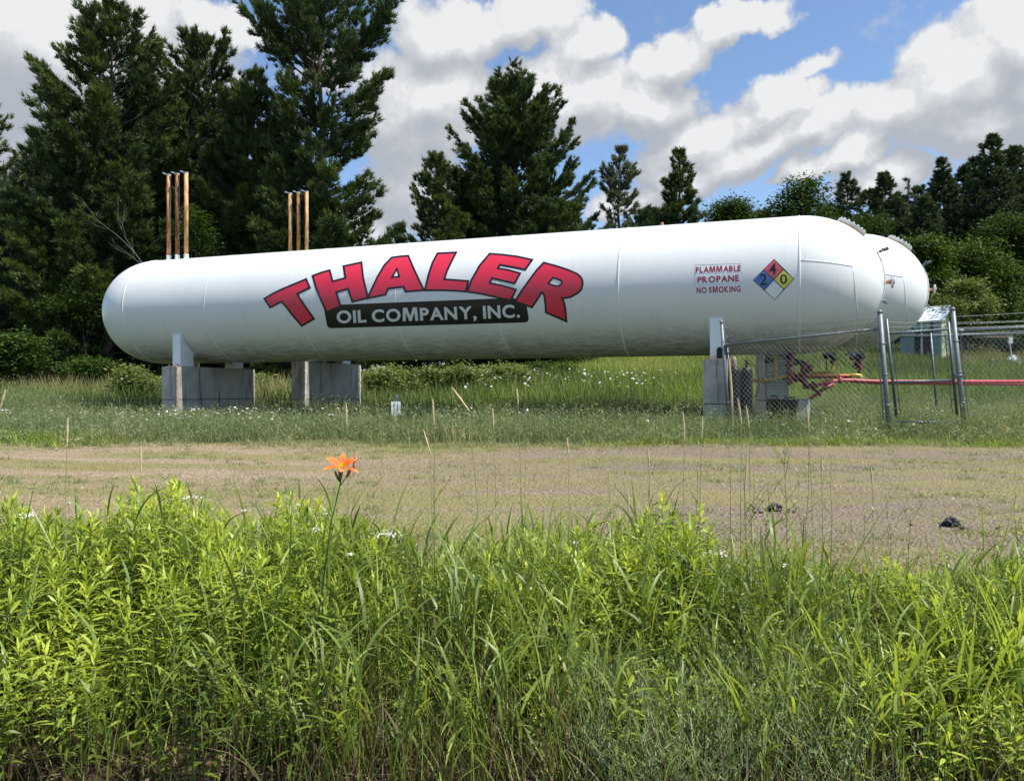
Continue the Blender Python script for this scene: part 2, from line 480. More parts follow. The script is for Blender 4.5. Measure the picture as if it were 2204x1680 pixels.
bp = t.node('ShaderNodeBump'); bp.inputs['Strength'].default_value = .7; bp.inputs['Distance'].default_value = .03
t.put(bp.inputs['Height'], n2.outputs['Fac']); t.put(b.inputs['Normal'], bp.outputs[0])
xs = np.concatenate([np.linspace(-900, -70, 15), np.linspace(-60, 60, 161), np.linspace(70, 900, 15)])
ys = np.concatenate([np.linspace(-200, -8, 8), np.linspace(-6, 16, 89), np.linspace(16.5, 100, 90), np.linspace(110, 1500, 18)])
tag(grid_mesh('ground', xs, ys, M_ground), kind='structure')

# dirt and gravel track, mown, running across the view
M_track, t, b = mat('dry_gravel_track')
tc = t.node('ShaderNodeTexCoord')
mp = t.node('ShaderNodeMapping'); t.put(mp.inputs[0], tc.outputs['Object']); mp.inputs[3].default_value = (.16, 1.1, 1)
n1 = t.noise(mp.outputs[0], 1.5, 5, .6)                    # ruts run along the track
n2 = t.noise(tc.outputs['Object'], 26, 6, .72); n3 = t.noise(tc.outputs['Object'], 1.1, 4, .6)
vo = t.node('ShaderNodeTexVoronoi'); t.put(vo.inputs['Vector'], tc.outputs['Object']); vo.inputs['Scale'].default_value = 34
sx = t.node('ShaderNodeSeparateXYZ'); t.put(sx.inputs[0], tc.outputs['Object'])
side = t.maprange(t.math('ADD', sx.outputs[0], t.math('MULTIPLY_ADD', n3.outputs['Fac'], 4, -2)), -3.5, 2.0)
sand = t.mix(side, (.40, .305, .205), (.235, .19, .15))
sand = t.mix(t.maprange(n2.outputs['Fac'], .42, .72), sand, (.13, .10, .075))
n4 = t.noise(tc.outputs['Object'], 5.0, 5, .7)
sand = t.mix(t.maprange(n4.outputs['Fac'], .50, .68, 0, .55), sand, (.16, .13, .085))
sand = t.mix(t.math('MULTIPLY', t.maprange(vo.outputs['Distance'], .35, .05), .5), sand, (.40, .33, .27))
straw = t.mix(n3.outputs['Fac'], (.26, .215, .115), (.19, .19, .065))
t.put(b.inputs['Base Color'], t.mix(t.maprange(n1.outputs['Fac'], .42, .58), sand, straw))
b.inputs['Roughness'].default_value = .95; b.inputs['Specular IOR Level'].default_value = .1
bp = t.node('ShaderNodeBump'); bp.inputs['Strength'].default_value = .9; bp.inputs['Distance'].default_value = .025
t.put(bp.inputs['Height'], t.math('ADD', n2.outputs['Fac'], vo.outputs['Distance'])); t.put(b.inputs['Normal'], bp.outputs[0])
tag(grid_mesh('gravel_track', np.linspace(-40, 40, 161), np.linspace(4.3, 12.9, 56), M_track, .02), kind='structure')

# ------------------------------------------------------------------ tanks
TR, TH, TL = 1.385, 1.565, 16.17          # shell radius, head depth, straight length
U = Vector((.94310, -.33250, 0)); NV = Vector((.33250, .94310, 0))
RZ = math.atan2(U.y, U.x)
T1 = Vector((-9.44, 21.39, 2.147 + EYE))
T2 = T1 + NV * 3.54 + U * 1.28 + Vector((0, 0, .223))

def tank_shell(bm):
    """lathe about local X from -TH to TL+TH"""
    prof = [(-TH * math.cos(q), TR * math.sin(q)) for q in np.linspace(0, math.pi / 2, 28)]
    prof += [(TL * k / 24, TR) for k in range(1, 24)]
    prof += [(TL + TH * math.sin(q), TR * math.cos(q)) for q in np.linspace(0, math.pi / 2, 28)]
    prof[0] = (-TH, 0); prof[-1] = (TL + TH, 0)
    lathe(bm, prof, (0, 0, 0), (1, 0, 0), 128)
def ring_bead(bm, x, r0, w=.022, h=.0025, a0=0, a1=2 * math.pi, n=128):
    vs = []
    for k in range(n + 1):
        q = a0 + (a1 - a0) * k / n
        c, s = math.cos(q), math.sin(q)
        vs.append([bm.verts.new((x + dx, (r0 + dr) * s, (r0 + dr) * c)) for dx, dr in ((-w, -.01), (-w * .5, h), (w * .5, h), (w, -.01))])
    for k in range(n):
        for j in range(3):
            bm.faces.new((vs[k][j], vs[k][j + 1], vs[k + 1][j + 1], vs[k + 1][j]))
SEAMS = [0.0, 2.55, 5.3, 7.75, 10.15, 12.75, TL]

def make_tank(loc, label, detail):
    t = thing('propane_tank', label, 'storage tank', loc, None, RZ)
    bm = bmesh.new(); tank_shell(bm)
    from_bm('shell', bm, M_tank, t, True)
    for x in SEAMS:
        bm = bmesh.new(); ring_bead(bm, x, TR, w=.03, h=.008 if x in (0.0, TL, 12.75) else .003)
        from_bm('weld_seam', bm, M_seam, t, True)
    bm = bmesh.new()
    # meridian welds on the heads and the long lap line near the right end
    def surf(x, ang, off=0.0):
        if x < 0: rr = TR * math.sqrt(max(0, 1 - (x / TH) ** 2))
        elif x > TL: rr = TR * math.sqrt(max(0, 1 - ((x - TL) / TH) ** 2))
        else: rr = TR
        return Vector((x, -(rr + off) * math.cos(ang), (rr + off) * math.sin(ang)))
    tube(bm, [surf(TL + .03 + .9 * k / 10, .22 - .006 * k, .0) for k in range(11)], .009, 6)
    from_bm('weld_seam', bm, M_seam, t, True)
    bm = bmesh.new()
    tube(bm, [surf(TL + .93 + .015 * k, .16 - .13 * k, .0) for k in range(9)], .008, 6)
    from_bm('weld_seam', bm, M_seam, t, True)
    # saddles
    for tx in (1.55, 14.65):
        for sg in (-1, 1):
            bm = bmesh.new()
            base = (PIER_TOP1 if detail else PIER_TOP2) - loc[2] + .012
            ys = np.linspace(.74, 1.2, 8)
            top = [-math.sqrt(TR * TR - y * y) + .03 for y in ys]
            A = [[bm.verts.new((tx + sx * .12, sg * y, z)) for y, z in zip(ys, top)] for sx in (-1, 1)]
            B = [[bm.verts.new((tx + sx * .12, sg * y, base)) for y in ys] for sx in (-1, 1)]
            for k in range(7):
                for s_ in (0, 1): bm.faces.new((A[s_][k], A[s_][k + 1], B[s_][k + 1], B[s_][k]))
                bm.faces.new((A[0][k], A[1][k], A[1][k + 1], A[0][k + 1])); bm.faces.new((B[0][k], B[0][k + 1], B[1][k + 1], B[1][k]))
            for k in (0, 7): bm.faces.new((A[0][k], A[1][k], B[1][k], B[0][k]))
            from_bm('saddle', bm, M_white, t)
        # curved wear plates and flat base plate
        q = np.linspace(-.50, .50, 30)
        for sg in (-1, 1):
            bm = bmesh.new()
            vs = []
            for k in range(13):
                an = -math.pi / 2 + sg * (.46 + .62 * k / 12)
                vs.append([bm.verts.new((tx + sx, (TR + .012) * math.cos(an), (TR + .012) * math.sin(an))) for sx in (-.17, .17)])
            for k in range(12): bm.faces.new((vs[k][0], vs[k][1], vs[k + 1][1], vs[k + 1][0]))
            from_bm('wear_plate', bm, M_white, t, True)
        bm = bmesh.new()
        base = (PIER_TOP1 if detail else PIER_TOP2) - loc[2] + .006
        box(bm, (tx, 0, base), (.34, 2.75, .024))
        for ax_ in (-.13, .13):
            for ay in (-1.30, 1.30): lathe(bm, [(0, .022), (.03, .022), (.031, .012), (.06, .012), (.06, 0)], (tx + ax_, ay, base + .010), (0, 0, 1), 6)
        from_bm('base_plate', bm, M_rust, t)
    # manway plate with bolts on the upper right head
    ph = R_(38)
    c = Vector((TL + TH * math.sin(ph), 0, TR * math.cos(ph)))
    nrm = Vector((math.sin(ph) / TH, 0, math.cos(ph) / TR)).normalized()
    bm = bmesh.new(); lathe(bm, [(-.16, .26), (.0, .26), (.002, .30), (.03, .30)], c, nrm, 36)
    mw = from_bm('manway', bm, plain('manway_neck', (.62, .55, .42), .6, var=.2) if detail else bpy.data.materials['manway_neck'], t, False)
    bm = bmesh.new(); lathe(bm, [(.032, .30), (.06, .30), (.062, .0)], c, nrm, 36)
    from_bm('cover', bm, M_seam, mw)
    ax = nrm; a = Vector((0, 1, 0)); b_ = ax.cross(a)
    for k in range(16):
        q = 2 * math.pi * k / 16; p = c + (a * math.cos(q) + b_ * math.sin(q)) * .265
        bm = bmesh.new(); lathe(bm, [(.063, .022), (.085, .022), (.086, .010), (.095, .010), (.095, 0)], p, nrm, 6)
        from_bm('bolt', bm, M_white, mw)
    # gauge at the tip of the right head
    tip = Vector((TL + TH, 0, 0))
    bm = bmesh.new(); lathe(bm, [(-.03, .055), (.02, .055), (.022, .035), (.055, .038), (.06, .03), (.10, .045), (.13, .04)], tip, (1, 0, 0), 16)
    gq = from_bm('level_gauge', bm, M_copper, t, False)
    bm = bmesh.new(); lathe(bm, [(.132, .11), (.15, .125), (.165, .125), (.168, .06), (.172, .05), (.19, .05), (.192, 0)], tip, (1, 0, 0), 24)
    from_bm('dial', bm, M_gauge, gq)
    # angled thermometer well high on the head, drain cock lower down, conduit between
    ph = R_(66)
    c = Vector((TL + TH * math.sin(ph), -.12, TR * math.cos(ph) * 1.0))
    nrm = Vector((.93, 0, .36)).normalized()
    bm = bmesh.new(); lathe(bm, [(-.03, .016), (.05, .016), (.052, .034), (.09, .034), (.092, .02), (.12, .02), (.122, .036), (.22, .036), (.225, 0)], c, nrm, 12)
    box(bm, c + nrm * .10 + Vector((0, 0, .035)), (.02, .02, .06))
    from_bm('thermometer', bm, M_galvd, t)
    ph2 = R_(106)
    c2 = Vector((TL + TH * math.sin(ph2), -.12, TR * math.cos(ph2)))
    bm = bmesh.new(); lathe(bm, [(-.03, .012), (.04, .012), (.042, .026), (.08, .026), (.085, 0)], c2, (1, 0, -.1), 10)
    tube(bm, [c2 + Vector((.06, 0, 0)), c2 + Vector((.09, 0, -.06)), c2 + Vector((.12, 0, -.04))], .012, 6)
    from_bm('drain_cock', bm, M_galvd, t)
    bm = bmesh.new()
    tube(bm, [Vector((TL + TH * math.sin(q), -.12, TR * math.cos(q))) * 1 + Vector((.012, 0, 0)) for q in np.linspace(ph, R_(128), 24)], .013, 6)
    from_bm('conduit', bm, M_seam, t, True)
    # relief stacks
    for k, x in enumerate((.19, .48, .775) if detail else (.28, .575, .87)):
        bm = bmesh.new(); lathe(bm, [(.10, .054), (2.30, .054)], (x, 0, TR), (0, 0, 1), 18)
        st = from_bm('relief_stack', bm, M_rust, t, True)
        for p in st.data.polygons: p.use_smooth = len(p.vertices) == 4
        bm = bmesh.new(); lathe(bm, [(-.02, .05), (.03, .05), (.032, .064), (.075, .064), (.077, .058), (.11, .058), (.112, .066), (.14, .066)], (x, 0, TR), (0, 0, 1), 18)
        from_bm('collar', bm, M_seam, st)
        bm = bmesh.new()
        lathe(bm, [(0, .06), (.025, .066), (.03, .066), (.045, 0)], (x - .005, 0, TR + 2.295), Vector((-.10, 0, 1)), 18)
        box(bm, (x - .10, 0, TR + 2.345), (.15, .05, .022), rot=Matrix.Rotation(R_(14), 4, 'Y'))
        box(bm, (x - .155, 0, TR + 2.372), (.05, .075, .03), rot=Matrix.Rotation(R_(14), 4, 'Y'))
        from_bm('rain_cap', bm, M_gauge, st)
    # small fitting on the crown line
    bm = bmesh.new(); lathe(bm, [(-.02, .05), (.04, .05), (.045, .03), (.09, .03), (.10, 0)], (TL - 2.75, 0, TR), (0, 0, 1), 12)
    from_bm('vent_fitting', bm, M_copper, t)
    return t

PIER_TOP1 = EYE + .62; PIER_TOP2 = EYE + .85
tank1 = make_tank(T1, 'front white propane tank with big red letters and a black banner on its side', True)
tank2 = make_tank(T2, 'white propane tank behind the lettered tank, only its right end and stacks showing', False)

# piers
def make_pier(T, tx, top, label, edges):
    c = T + U * tx
    z0 = min(gzs(*(c + NV * s)[:2]) for s in (-1.5, 1.5)) - .15
    t = thing('concrete_pier', label, 'concrete pier', (c.x, c.y, z0), 'concrete piers under the tanks', RZ)
    bm = bmesh.new(); box(bm, (0, 0, (top - z0) / 2), (.45, 3.0, top - z0))
    bmesh.ops.bevel(bm, geom=bm.edges[:], offset=.012, segments=1)
    from_bm('block', bm, M_conc, t)
    for (ex, ey, m_) in edges:
        bm = bmesh.new(); n = 18
        hh = top - z0 - .004
        # irregular corner strip: spalled where brown, sunlit edge put into colour where pale
        for k in range(n):
            w = .035 + .03 * random.random(); 
            box(bm, (ex * .225, ey * 1.5, hh * (k + .5) / n), (w, w, hh / n * .96))
        from_bm('worn_lit_arris', bm, m_, t)
    return t
make_pier(T1, 1.60, PIER_TOP1, 'cracked concrete pier with a brown spalled corner under the left end of the lettered tank', [(1, -1, M_conct)])
make_pier(T1, 14.65, PIER_TOP1, 'plain concrete pier under the right end of the lettered tank, beside the fence post', [])
make_pier(T2, 1.60, PIER_TOP2, 'concrete pier with white edges and black run stains between the left pier and the shrubs', [(1, -1, M_concl), (1, 1, M_concl)])
make_pier(T2, 14.2, PIER_TOP2, 'concrete pier behind the pipework with one white edge, under the rear tank', [(1, 1, M_concl)])

# ------------------------------------------------------------------ lettering traced onto the shell
FS = 1939.0; SCX, SHY = 1255.5, 960.0
def on_shell(X, Y, off):
    """point of the lettered tank's shell seen at source pixel X, Y -> tank space"""
    d = Vector(((X - SCX) / FS, 1.0, (SHY - Y) / FS))
    o = Vector((0, 0, EYE)) - T1
    du, dn, dz = d.dot(U), d.dot(NV), d.z
    ou, on, oz = o.dot(U), o.dot(NV), o.z
    r = TR + off
    A = dn * dn + dz * dz; B = 2 * (dn * on + dz * oz); C = on * on + oz * oz - r * r
    D = max(B * B - 4 * A * C, 0)
    s = (-B - math.sqrt(D)) / (2 * A)
    return Vector((ou + du * s, on + dn * s, oz + dz * s))
def mitre(loop, w):
    """offset a closed 2D loop outwards (w > 0 grows the filled shape when the loop is counter clockwise)"""
    n = len(loop); out = []
    ar = sum(loop[i][0] * loop[(i + 1) % n][1] - loop[(i + 1) % n][0] * loop[i][1] for i in range(n))
    sg = 1 if ar > 0 else -1
    for i in range(n):
        p0, p, p1 = Vector(loop[i - 1]), Vector(loop[i]), Vector(loop[(i + 1) % n])
        a = (p - p0).normalized(); b_ = (p1 - p).normalized()
        na = Vector((a.y, -a.x)) * sg; nb = Vector((b_.y, -b_.x)) * sg
        m_ = na + nb
        if m_.length < .2: m_ = na
        m_ = m_.normalized(); k = min(1 / max(m_.dot(na), .3), 2.2)
        out.append(tuple(p + m_ * w * k))
    return out
def clean(bm, step):
    for k in range(400, 1000, step):
        bmesh.ops.bisect_plane(bm, geom=bm.verts[:] + bm.edges[:] + bm.faces[:], plane_co=(0, k, 0), plane_no=(0, 1, 0))
    for k in range(600, 2100, 40):
        bmesh.ops.bisect_plane(bm, geom=bm.verts[:] + bm.edges[:] + bm.faces[:], plane_co=(k, 0, 0), plane_no=(1, 0, 0))
def poly_bm(bm, loops):
    """fill outer loop minus holes (2D), no subdivision"""
    pl = [[Vector((x, y, 0)) for x, y in l] for l in loops]
    tris = tessellate_polygon(pl)
    vs = [bm.verts.new(p) for l in pl for p in l]
    for t_ in tris:
        try: bm.faces.new([vs[i] for i in t_])
        except ValueError: pass
def decal(name, bm, m, parent, off, step=5):
    bmesh.ops.dissolve_degenerate(bm, dist=1e-4, edges=bm.edges[:])
    clean(bm, step)
    for v in bm.verts: v.co = on_shell(v.co.x, v.co.y, off)
    for f in bm.faces:
        f.normal_update()
        c = f.calc_center_median()
        if f.normal.dot(Vector((0, c.y, c.z))) < 0: f.normal_flip()
    me = bpy.data.meshes.new(name); bm.to_mesh(me); bm.free()
    return link(name, me, m, parent, True)
def c1(L): return [(640 + x / 7.871, 630 + y / 7.871) for x, y in L]
def c2(L): return [(890 + x / 7.871, 600 + y / 7.871) for x, y in L]
def c3(L): return [(1130 + x / 6.8875, 600 + y / 6.8875) for x, y in L]
LET = [
 (c1([(92,808),(240,718),(430,628),(620,548),(860,448),(915,580),(668,702),(800,910),(992,1185),(790,1300),(600,1080),(500,945),(400,836),(182,945)]), []),
 (c1([(1020,372),(1150,322),(1310,276),(1365,493),(1650,415),(1615,190),(1920,122),(1950,400),(2040,770),(1775,838),(1690,585),(1425,665),(1510,930),(1275,1035),(1180,830),(1080,580)]), []),
 (c2([(565,262),(720,240),(860,228),(950,440),(1060,680),(1145,855),(835,880),(795,785),(465,825),(425,940),(120,1005),(190,850),(300,620),(430,400)]), [c2([(658,420),(725,625),(530,648)])]),
 (c2([(1450,180),(1765,165),(1690,310),(1600,500),(1545,680),(2010,715),(1970,880),(1750,862),(1500,855),(1220,856),(1290,560),(1360,350)]), []),
 (c3([(495,165),(700,180),(950,212),(1175,262),(1080,398),(870,355),(650,318),(598,405),(800,440),(975,490),(900,630),(700,585),(515,542),(465,655),(700,705),(905,765),(835,915),(600,865),(370,812),(132,775),(200,590),(330,360)]), []),
 (c3([(1405,318),(1600,370),(1800,435),(1950,500),(2010,550),(2035,600),(2040,650),(2020,740),(1960,800),(1850,860),(1760,880),(1680,878),(1720,960),(1745,1060),(1762,1262),(1600,1190),(1455,1130),(1445,1000),(1425,850),(1400,800),(1350,785),(1310,860),(1195,1032),(940,945),(1050,770),(1180,590),(1300,430)]),
  [c3([(1550,535),(1690,580),(1728,625),(1715,670),(1650,712),(1600,708),(1450,660)])]),
]
bm = bmesh.new()
ban = [(780 + x / 4.081, 730 + y / 4.081) for x, y in [(58,108),(100,100),(180,72),(230,66),(1800,5),(1950,-2),(2085,60),(2107,205),(2105,222),(2095,236),(2075,244),(2060,245),(135,303),(115,300),(98,290),(88,272)]]
poly_bm(bm, [ban]); banner = decal('black_banner', bm, M_black, tank1, .0035)
bm = bmesh.new()
for outer, holes in LET: poly_bm(bm, [mitre(outer, 4.9)] + [mitre(h_, -4.3) for h_ in holes])
outl = decal('letter_outline', bm, M_black, tank1, .006)
for outer, holes in LET:
    bm = bmesh.new(); poly_bm(bm, [outer] + holes)
    decal('letter', bm, M_red, outl, .0088)

GLYPH_M = [(0, 0), (.05, .73), (.27, .73), (.43, .27), (.59, .73), (.81, .73), (.86, 0), (.69, 0), (.665, .48), (.50, 0), (.36, 0), (.195, .48), (.17, 0)]
def text_bm(s, bold, gap=.13):
    """letters laid out one by one; each word's heavy strokes come from the curve offset"""
    out = bmesh.new(); x = 0.0
    for ch in s:
        if ch == ' ': x += .26; continue
        if ch == 'M' and bold > .02:
            bm = bmesh.new(); poly_bm(bm, [[(px_, -bold + py_ * (.729 + 2 * bold) / .73) for px_, py_ in GLYPH_M]])
        else:
            cu = bpy.data.curves.new('txt', 'FONT'); cu.body = ch; cu.offset = bold; cu.resolution_u = 6
            o = bpy.data.objects.new('txt', cu); COL.objects.link(o)
            dg = bpy.context.evaluated_depsgraph_get(); me = bpy.data.meshes.new_from_object(o.evaluated_get(dg))
            bm = bmesh.new(); bm.from_mesh(me)
            bpy.data.objects.remove(o); bpy.data.curves.remove(cu); bpy.data.meshes.remove(me)
        x0 = min(v.co.x for v in bm.verts); x1 = max(v.co.x for v in bm.verts)
        bmesh.ops.translate(bm, verts=bm.verts, vec=(x - x0, 0, 0))
        me = bpy.data.meshes.new('g'); bm.to_mesh(me); bm.free(); out.from_mesh(me); bpy.data.meshes.remove(me)
        x += (x1 - x0) + gap * (.45 if ch in 'LAYP' else 1)
    return out
def fit_quad(bm, quad, base_h=None):
    """map text bounds onto source-pixel quad: bottom-left, top-left, bottom-right, top-right"""
    x0 = min(v.co.x for v in bm.verts); x1 = max(v.co.x for v in bm.verts)
    y0 = min(v.co.y for v in bm.verts) if base_h is None else base_h[0]
    y1 = max(v.co.y for v in bm.verts) if base_h is None else base_h[1]
    bl, tl, br, tr = [Vector(q) for q in quad]
    for v in bm.verts:
        a = (v.co.x - x0) / (x1 - x0); b_ = (v.co.y - y0) / (y1 - y0)
        p = (bl * (1 - a) + br * a) * (1 - b_) + (tl * (1 - a) + tr * a) * b_
        v.co = (p.x, p.y, 0)
    bmesh.ops.recalc_face_normals(bm, faces=bm.faces)
def q4(L, ox, oy, s): return [(ox + x / s, oy + y / s) for x, y in L]
bm = text_bm('OIL COMPANY, INC.', .03, .10)
bases = (-.03, .759)
fit_quad(bm, q4([(189, 254), (183, 121), (2022, 196), (2012, 58)], 780, 730, 4.081), bases)
decal('lettering', bm, M_grey, banner, .0062)

bm = bmesh.new(); poly_bm(bm, [q4([(180, 216), (1018, 183), (1024, 738), (183, 768)], 1680, 620, 7.347)])
plate = decal('warning_sign', bm, M_swhite, tank1, .0035)
plate['label'] = 'white stickers with three lines of red warning words'
for s, qd in (('FLAMMABLE', [(192, 360), (195, 246), (1005, 325), (1005, 210)]), ('PROPANE', [(222, 543), (220, 425), (975, 512), (972, 390)]), ('NO SMOKING', [(208, 732), (205, 610), (1000, 700), (1000, 580)])):
    bm = text_bm(s, .035); fit_quad(bm, q4(qd, 1680, 620, 7.347))
    decal('lettering', bm, M_sredd, plate, .0062)
bm = bmesh.new()
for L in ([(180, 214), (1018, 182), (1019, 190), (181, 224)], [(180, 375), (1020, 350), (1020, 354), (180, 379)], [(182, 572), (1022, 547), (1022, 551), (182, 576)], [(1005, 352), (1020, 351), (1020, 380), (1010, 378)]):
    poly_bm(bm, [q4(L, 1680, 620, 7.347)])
decal('curled_edge', bm, plain('sticker_edge_grey', (.30, .33, .34), .6), plate, .0048)  # thin grey lines along the sticker gaps and edges

top, rgt, bot, lft, cen = [(1680 + x / 7.347, 620 + y / 7.347) for x, y in ((1603, 103), (1970, 465), (1615, 850), (1223, 487), (1597, 481))]
tr_, br_, bl_, tl_ = [(1680 + x / 7.347, 620 + y / 7.347) for x, y in ((1771, 298), (1780, 656), (1427, 668), (1413, 303))]
bm = bmesh.new(); poly_bm(bm, [[top, rgt, bot, lft]])
dia = decal('hazard_diamond', bm, M_black, tank1, .0035)
for nm, L, m_ in (('red_field', [top, tr_, cen, tl_], M_sred), ('yellow_field', [tr_, rgt, br_, cen], M_syel), ('white_field', [cen, br_, bot, bl_], M_swhite), ('blue_field', [lft, tl_, cen, bl_], M_sblue)):
    bm = bmesh.new(); poly_bm(bm, [mitre(L, -1.05)]); decal(nm, bm, m_, dia, .0062)
for s, L in (('4', [(1515, 388), (1512, 180), (1648, 385), (1645, 180)]), ('2', [(1345, 580), (1343, 372), (1480, 576), (1478, 372)]), ('0', [(1712, 560), (1712, 380), (1840, 556), (1838, 380)])):
    bm = text_bm(s, .012); fit_quad(bm, q4(L, 1680, 620, 7.347)); decal('numeral', bm, M_black, dia, .009)

# ------------------------------------------------------------------ trees
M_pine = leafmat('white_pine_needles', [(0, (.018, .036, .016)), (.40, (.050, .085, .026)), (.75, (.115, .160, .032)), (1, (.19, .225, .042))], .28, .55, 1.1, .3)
M_spruce = leafmat('spruce_needles', [(0, (.018, .036, .018)), (.5, (.045, .075, .030)), (1, (.10, .13, .045))], .22, .6, 1.1, .3)
M_pineg = leafmat('greyed_pine_needles', [(0, (.06, .08, .05)), (.6, (.13, .155, .085)), (1, (.22, .23, .13))], .28, .6, 1.1, .3)
M_leaf = leafmat('broad_leaves', [(0, (.020, .045, .010)), (.5, (.042, .080, .016)), (1, (.10, .155, .028))], .28, .6, 1.2, .15)
M_leafl = leafmat('pale_green_leaves', [(0, (.07, .105, .030)), (.5, (.14, .185, .055)), (1, (.24, .28, .08))], .32, .5, 1.2, .35)
M_leaff = leafmat('fresh_green_leaves', [(0, (.020, .045, .008)), (.5, (.050, .090, .014)), (1, (.13, .185, .026))], .28, .6, 1.2, .12)

def tufts(acc, C, D, size, K, wid, spread, r):
    """C (N,3) centres, D (N,3) main directions: K needle triangles each"""
    N = len(C)
    d = np.repeat(D, K, 0) + rng.normal(0, spread, (N * K, 3))
    d /= np.linalg.norm(d, axis=1, keepdims=True)
    s = rng.normal(size=(N * K, 3)); s -= d * (s * d).sum(1, keepdims=True); s /= np.linalg.norm(s, axis=1, keepdims=True)
    c = np.repeat(C, K, 0) + rng.normal(0, size * .12, (N * K, 3))
    L = (size * rng.uniform(.6, 1.25, N * K))[:, None]; w = wid * rng.uniform(.7, 1.3, (N * K, 1))
    v = np.stack([c - s * w * .5 - d * L * .15, c + s * w * .5 - d * L * .15, c + d * L], 1)
    f = np.arange(N * K * 3).reshape(-1, 3)
    rr = np.repeat(np.repeat(r, K) + rng.normal(0, .10, N * K), 3)
    acc.add(v, f3=f, r=rr)

def pine(name, label, cat, group, px, top, hw, d, base_frac=.08, nb=150, dens=1.0, m=None, kind='pine', flat=0.0, prof=None, seed=0, dead=0, lean=0.0, gap=None, csize=1.0):
    global rng
    rng = np.random.default_rng(100 + seed)
    x, y = (px - 1102) / FP * d, d
    z0 = gzs(x, y) - .1
    H = EYE + (843 - top) / FP * d - z0 - (1.1 if kind == 'pine' and d < 75 else .2) * csize
    Rm = hw * (1.22 if kind == 'pine' else 1.3) / FP * d
    t = thing(name, label, cat, (x, y, z0), group)
    # trunk
    bm = bmesh.new(); r0 = max(.10, H * .013)
    pts = [Vector((lean * (k / 8) ** 2 + .10 * math.sin(k * 1.9 + seed), .08 * math.cos(k * 1.3 + seed), H * k / 8 * .985)) for k in range(9)]
    tube(bm, pts, [r0 * (1 - k / 8) ** .8 + .015 for k in range(9)], 8)
    from_bm('trunk', bm, M_bark, t, True)
    def tr(h):
        k = np.clip(h / (H * .985) * 8, 0, 7.999); i = k.astype(int); f = (k - i)[:, None]
        P_ = np.array([list(p) for p in pts]); return P_[i] * (1 - f) + P_[i + 1] * f
    u = np.sort(rng.uniform(0, 1, nb)) ** 1.0
    u = np.round(u * nb / 4.5) / (nb / 4.5) * .7 + u * .3 if kind != 'spruce' else u        # whorls
    h = H * (base_frac + (1 - base_frac) * np.clip(u, 0, .985))
    if gap is not None:
        keep = ~((u > gap[0]) & (u < gap[1]) & (rng.uniform(size=nb) < gap[2])); u, h = u[keep], h[keep]
    n = len(h)
    pf = prof if prof is not None else ([(0, .72), (.18, 1), (.45, .86), (.72, .55), (.9, .28), (1, .06)] if kind == 'pine' else [(0, 1), (.4, .86), (.7, .56), (.9, .25), (1, .05)])
    L = Rm * np.interp(u, [a for a, _ in pf], [b for _, b in pf]) * rng.uniform(.62, 1.16, n)
    az = rng.uniform(0, 2 * math.pi) + np.arange(n) * 2.399 + rng.normal(0, .3, n)
    el = (np.interp(u, [0, .4, .8, 1], [-.05, .22, .62, 1.05]) if kind == 'pine' else np.interp(u, [0, .6, 1], [-.38, -.12, .5])) + rng.normal(0, .13, n)
    L = np.minimum(L, (H - h) / (np.sin(np.maximum(el, 0)) + .30) + .10); L = np.maximum(L, .25)
    hd = np.stack([np.cos(az), np.sin(az), 0 * az], 1); sd = np.stack([-np.sin(az), np.cos(az), 0 * az], 1)
    B0 = tr(h)
    def along(i, tt):
        e = el[i]; up = (.30 if kind == 'pine' else .16) * tt ** 2
        return B0[i] + hd[i] * (L[i] * tt * np.cos(e) * (1 - .06 * tt))[:, None] + np.array([[0, 0, 1.]]) * (L[i] * (tt * np.sin(e) + up))[:, None]
    ba = Acc(); ii = np.arange(n)
    rb = .012 + .011 * L
    for a, b_ in ((0, .35), (.35, .7), (.7, 1.0)):
        A = along(ii, np.full(n, a)); Bq = along(ii, np.full(n, b_))
        prisms(ba, A, Bq, rb * (1 - a * .85), rb * (1 - b_ * .85), 4, .5)
    # twigs and tufts
    nt = np.maximum((L * 7.6 * dens / csize).astype(int), 3)
    bi = np.repeat(ii, nt); T = len(bi)
    tt = rng.uniform(0, 1, T) ** .75 * .78 + .22
    base = along(bi, tt)
    sg = rng.choice([-1, 1], T)
    tl = (L[bi] * .30 * (1.12 - tt) + .30) * rng.uniform(.6, 1.2, T)
    dirh = hd[bi] * rng.uniform(.35, 1.0, (T, 1)) + sd[bi] * (sg * rng.uniform(.3, 1.0, T))[:, None]
    dirh[:, 2] += np.sin(el[bi]) * .6 + (rng.uniform(-.08, .28, T) if kind == 'pine' else rng.uniform(-.35, .05, T))
    dirh /= np.linalg.norm(dirh, axis=1, keepdims=True)
    prisms(ba, base, base + dirh * tl[:, None], .008, .004, 3, .5)
    ba.build('limbs', M_bark, t)
    nk = np.maximum((tl / (.13 * csize)).astype(int), 2)
    ti = np.repeat(np.arange(T), nk)
    s = rng.uniform(.15, 1.05, len(ti))
    C = base[ti] + dirh[ti] * (tl[ti] * s)[:, None] + rng.normal(0, .04, (len(ti), 3))
    D = dirh[ti] * .7 + np.array([[0, 0, .50 if kind == 'pine' else .1]])
    D /= np.linalg.norm(D, axis=1, keepdims=True)
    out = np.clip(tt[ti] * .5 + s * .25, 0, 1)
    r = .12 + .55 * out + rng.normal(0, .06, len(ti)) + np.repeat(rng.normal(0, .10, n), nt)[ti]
    ca = Acc()
    tufts(ca, C, D, .30 * csize if kind == 'pine' else .24 * csize, 11 if kind == 'pine' else 8, (.050 if kind == 'pine' else .075) * csize, .42 if kind == 'pine' else .5, r)
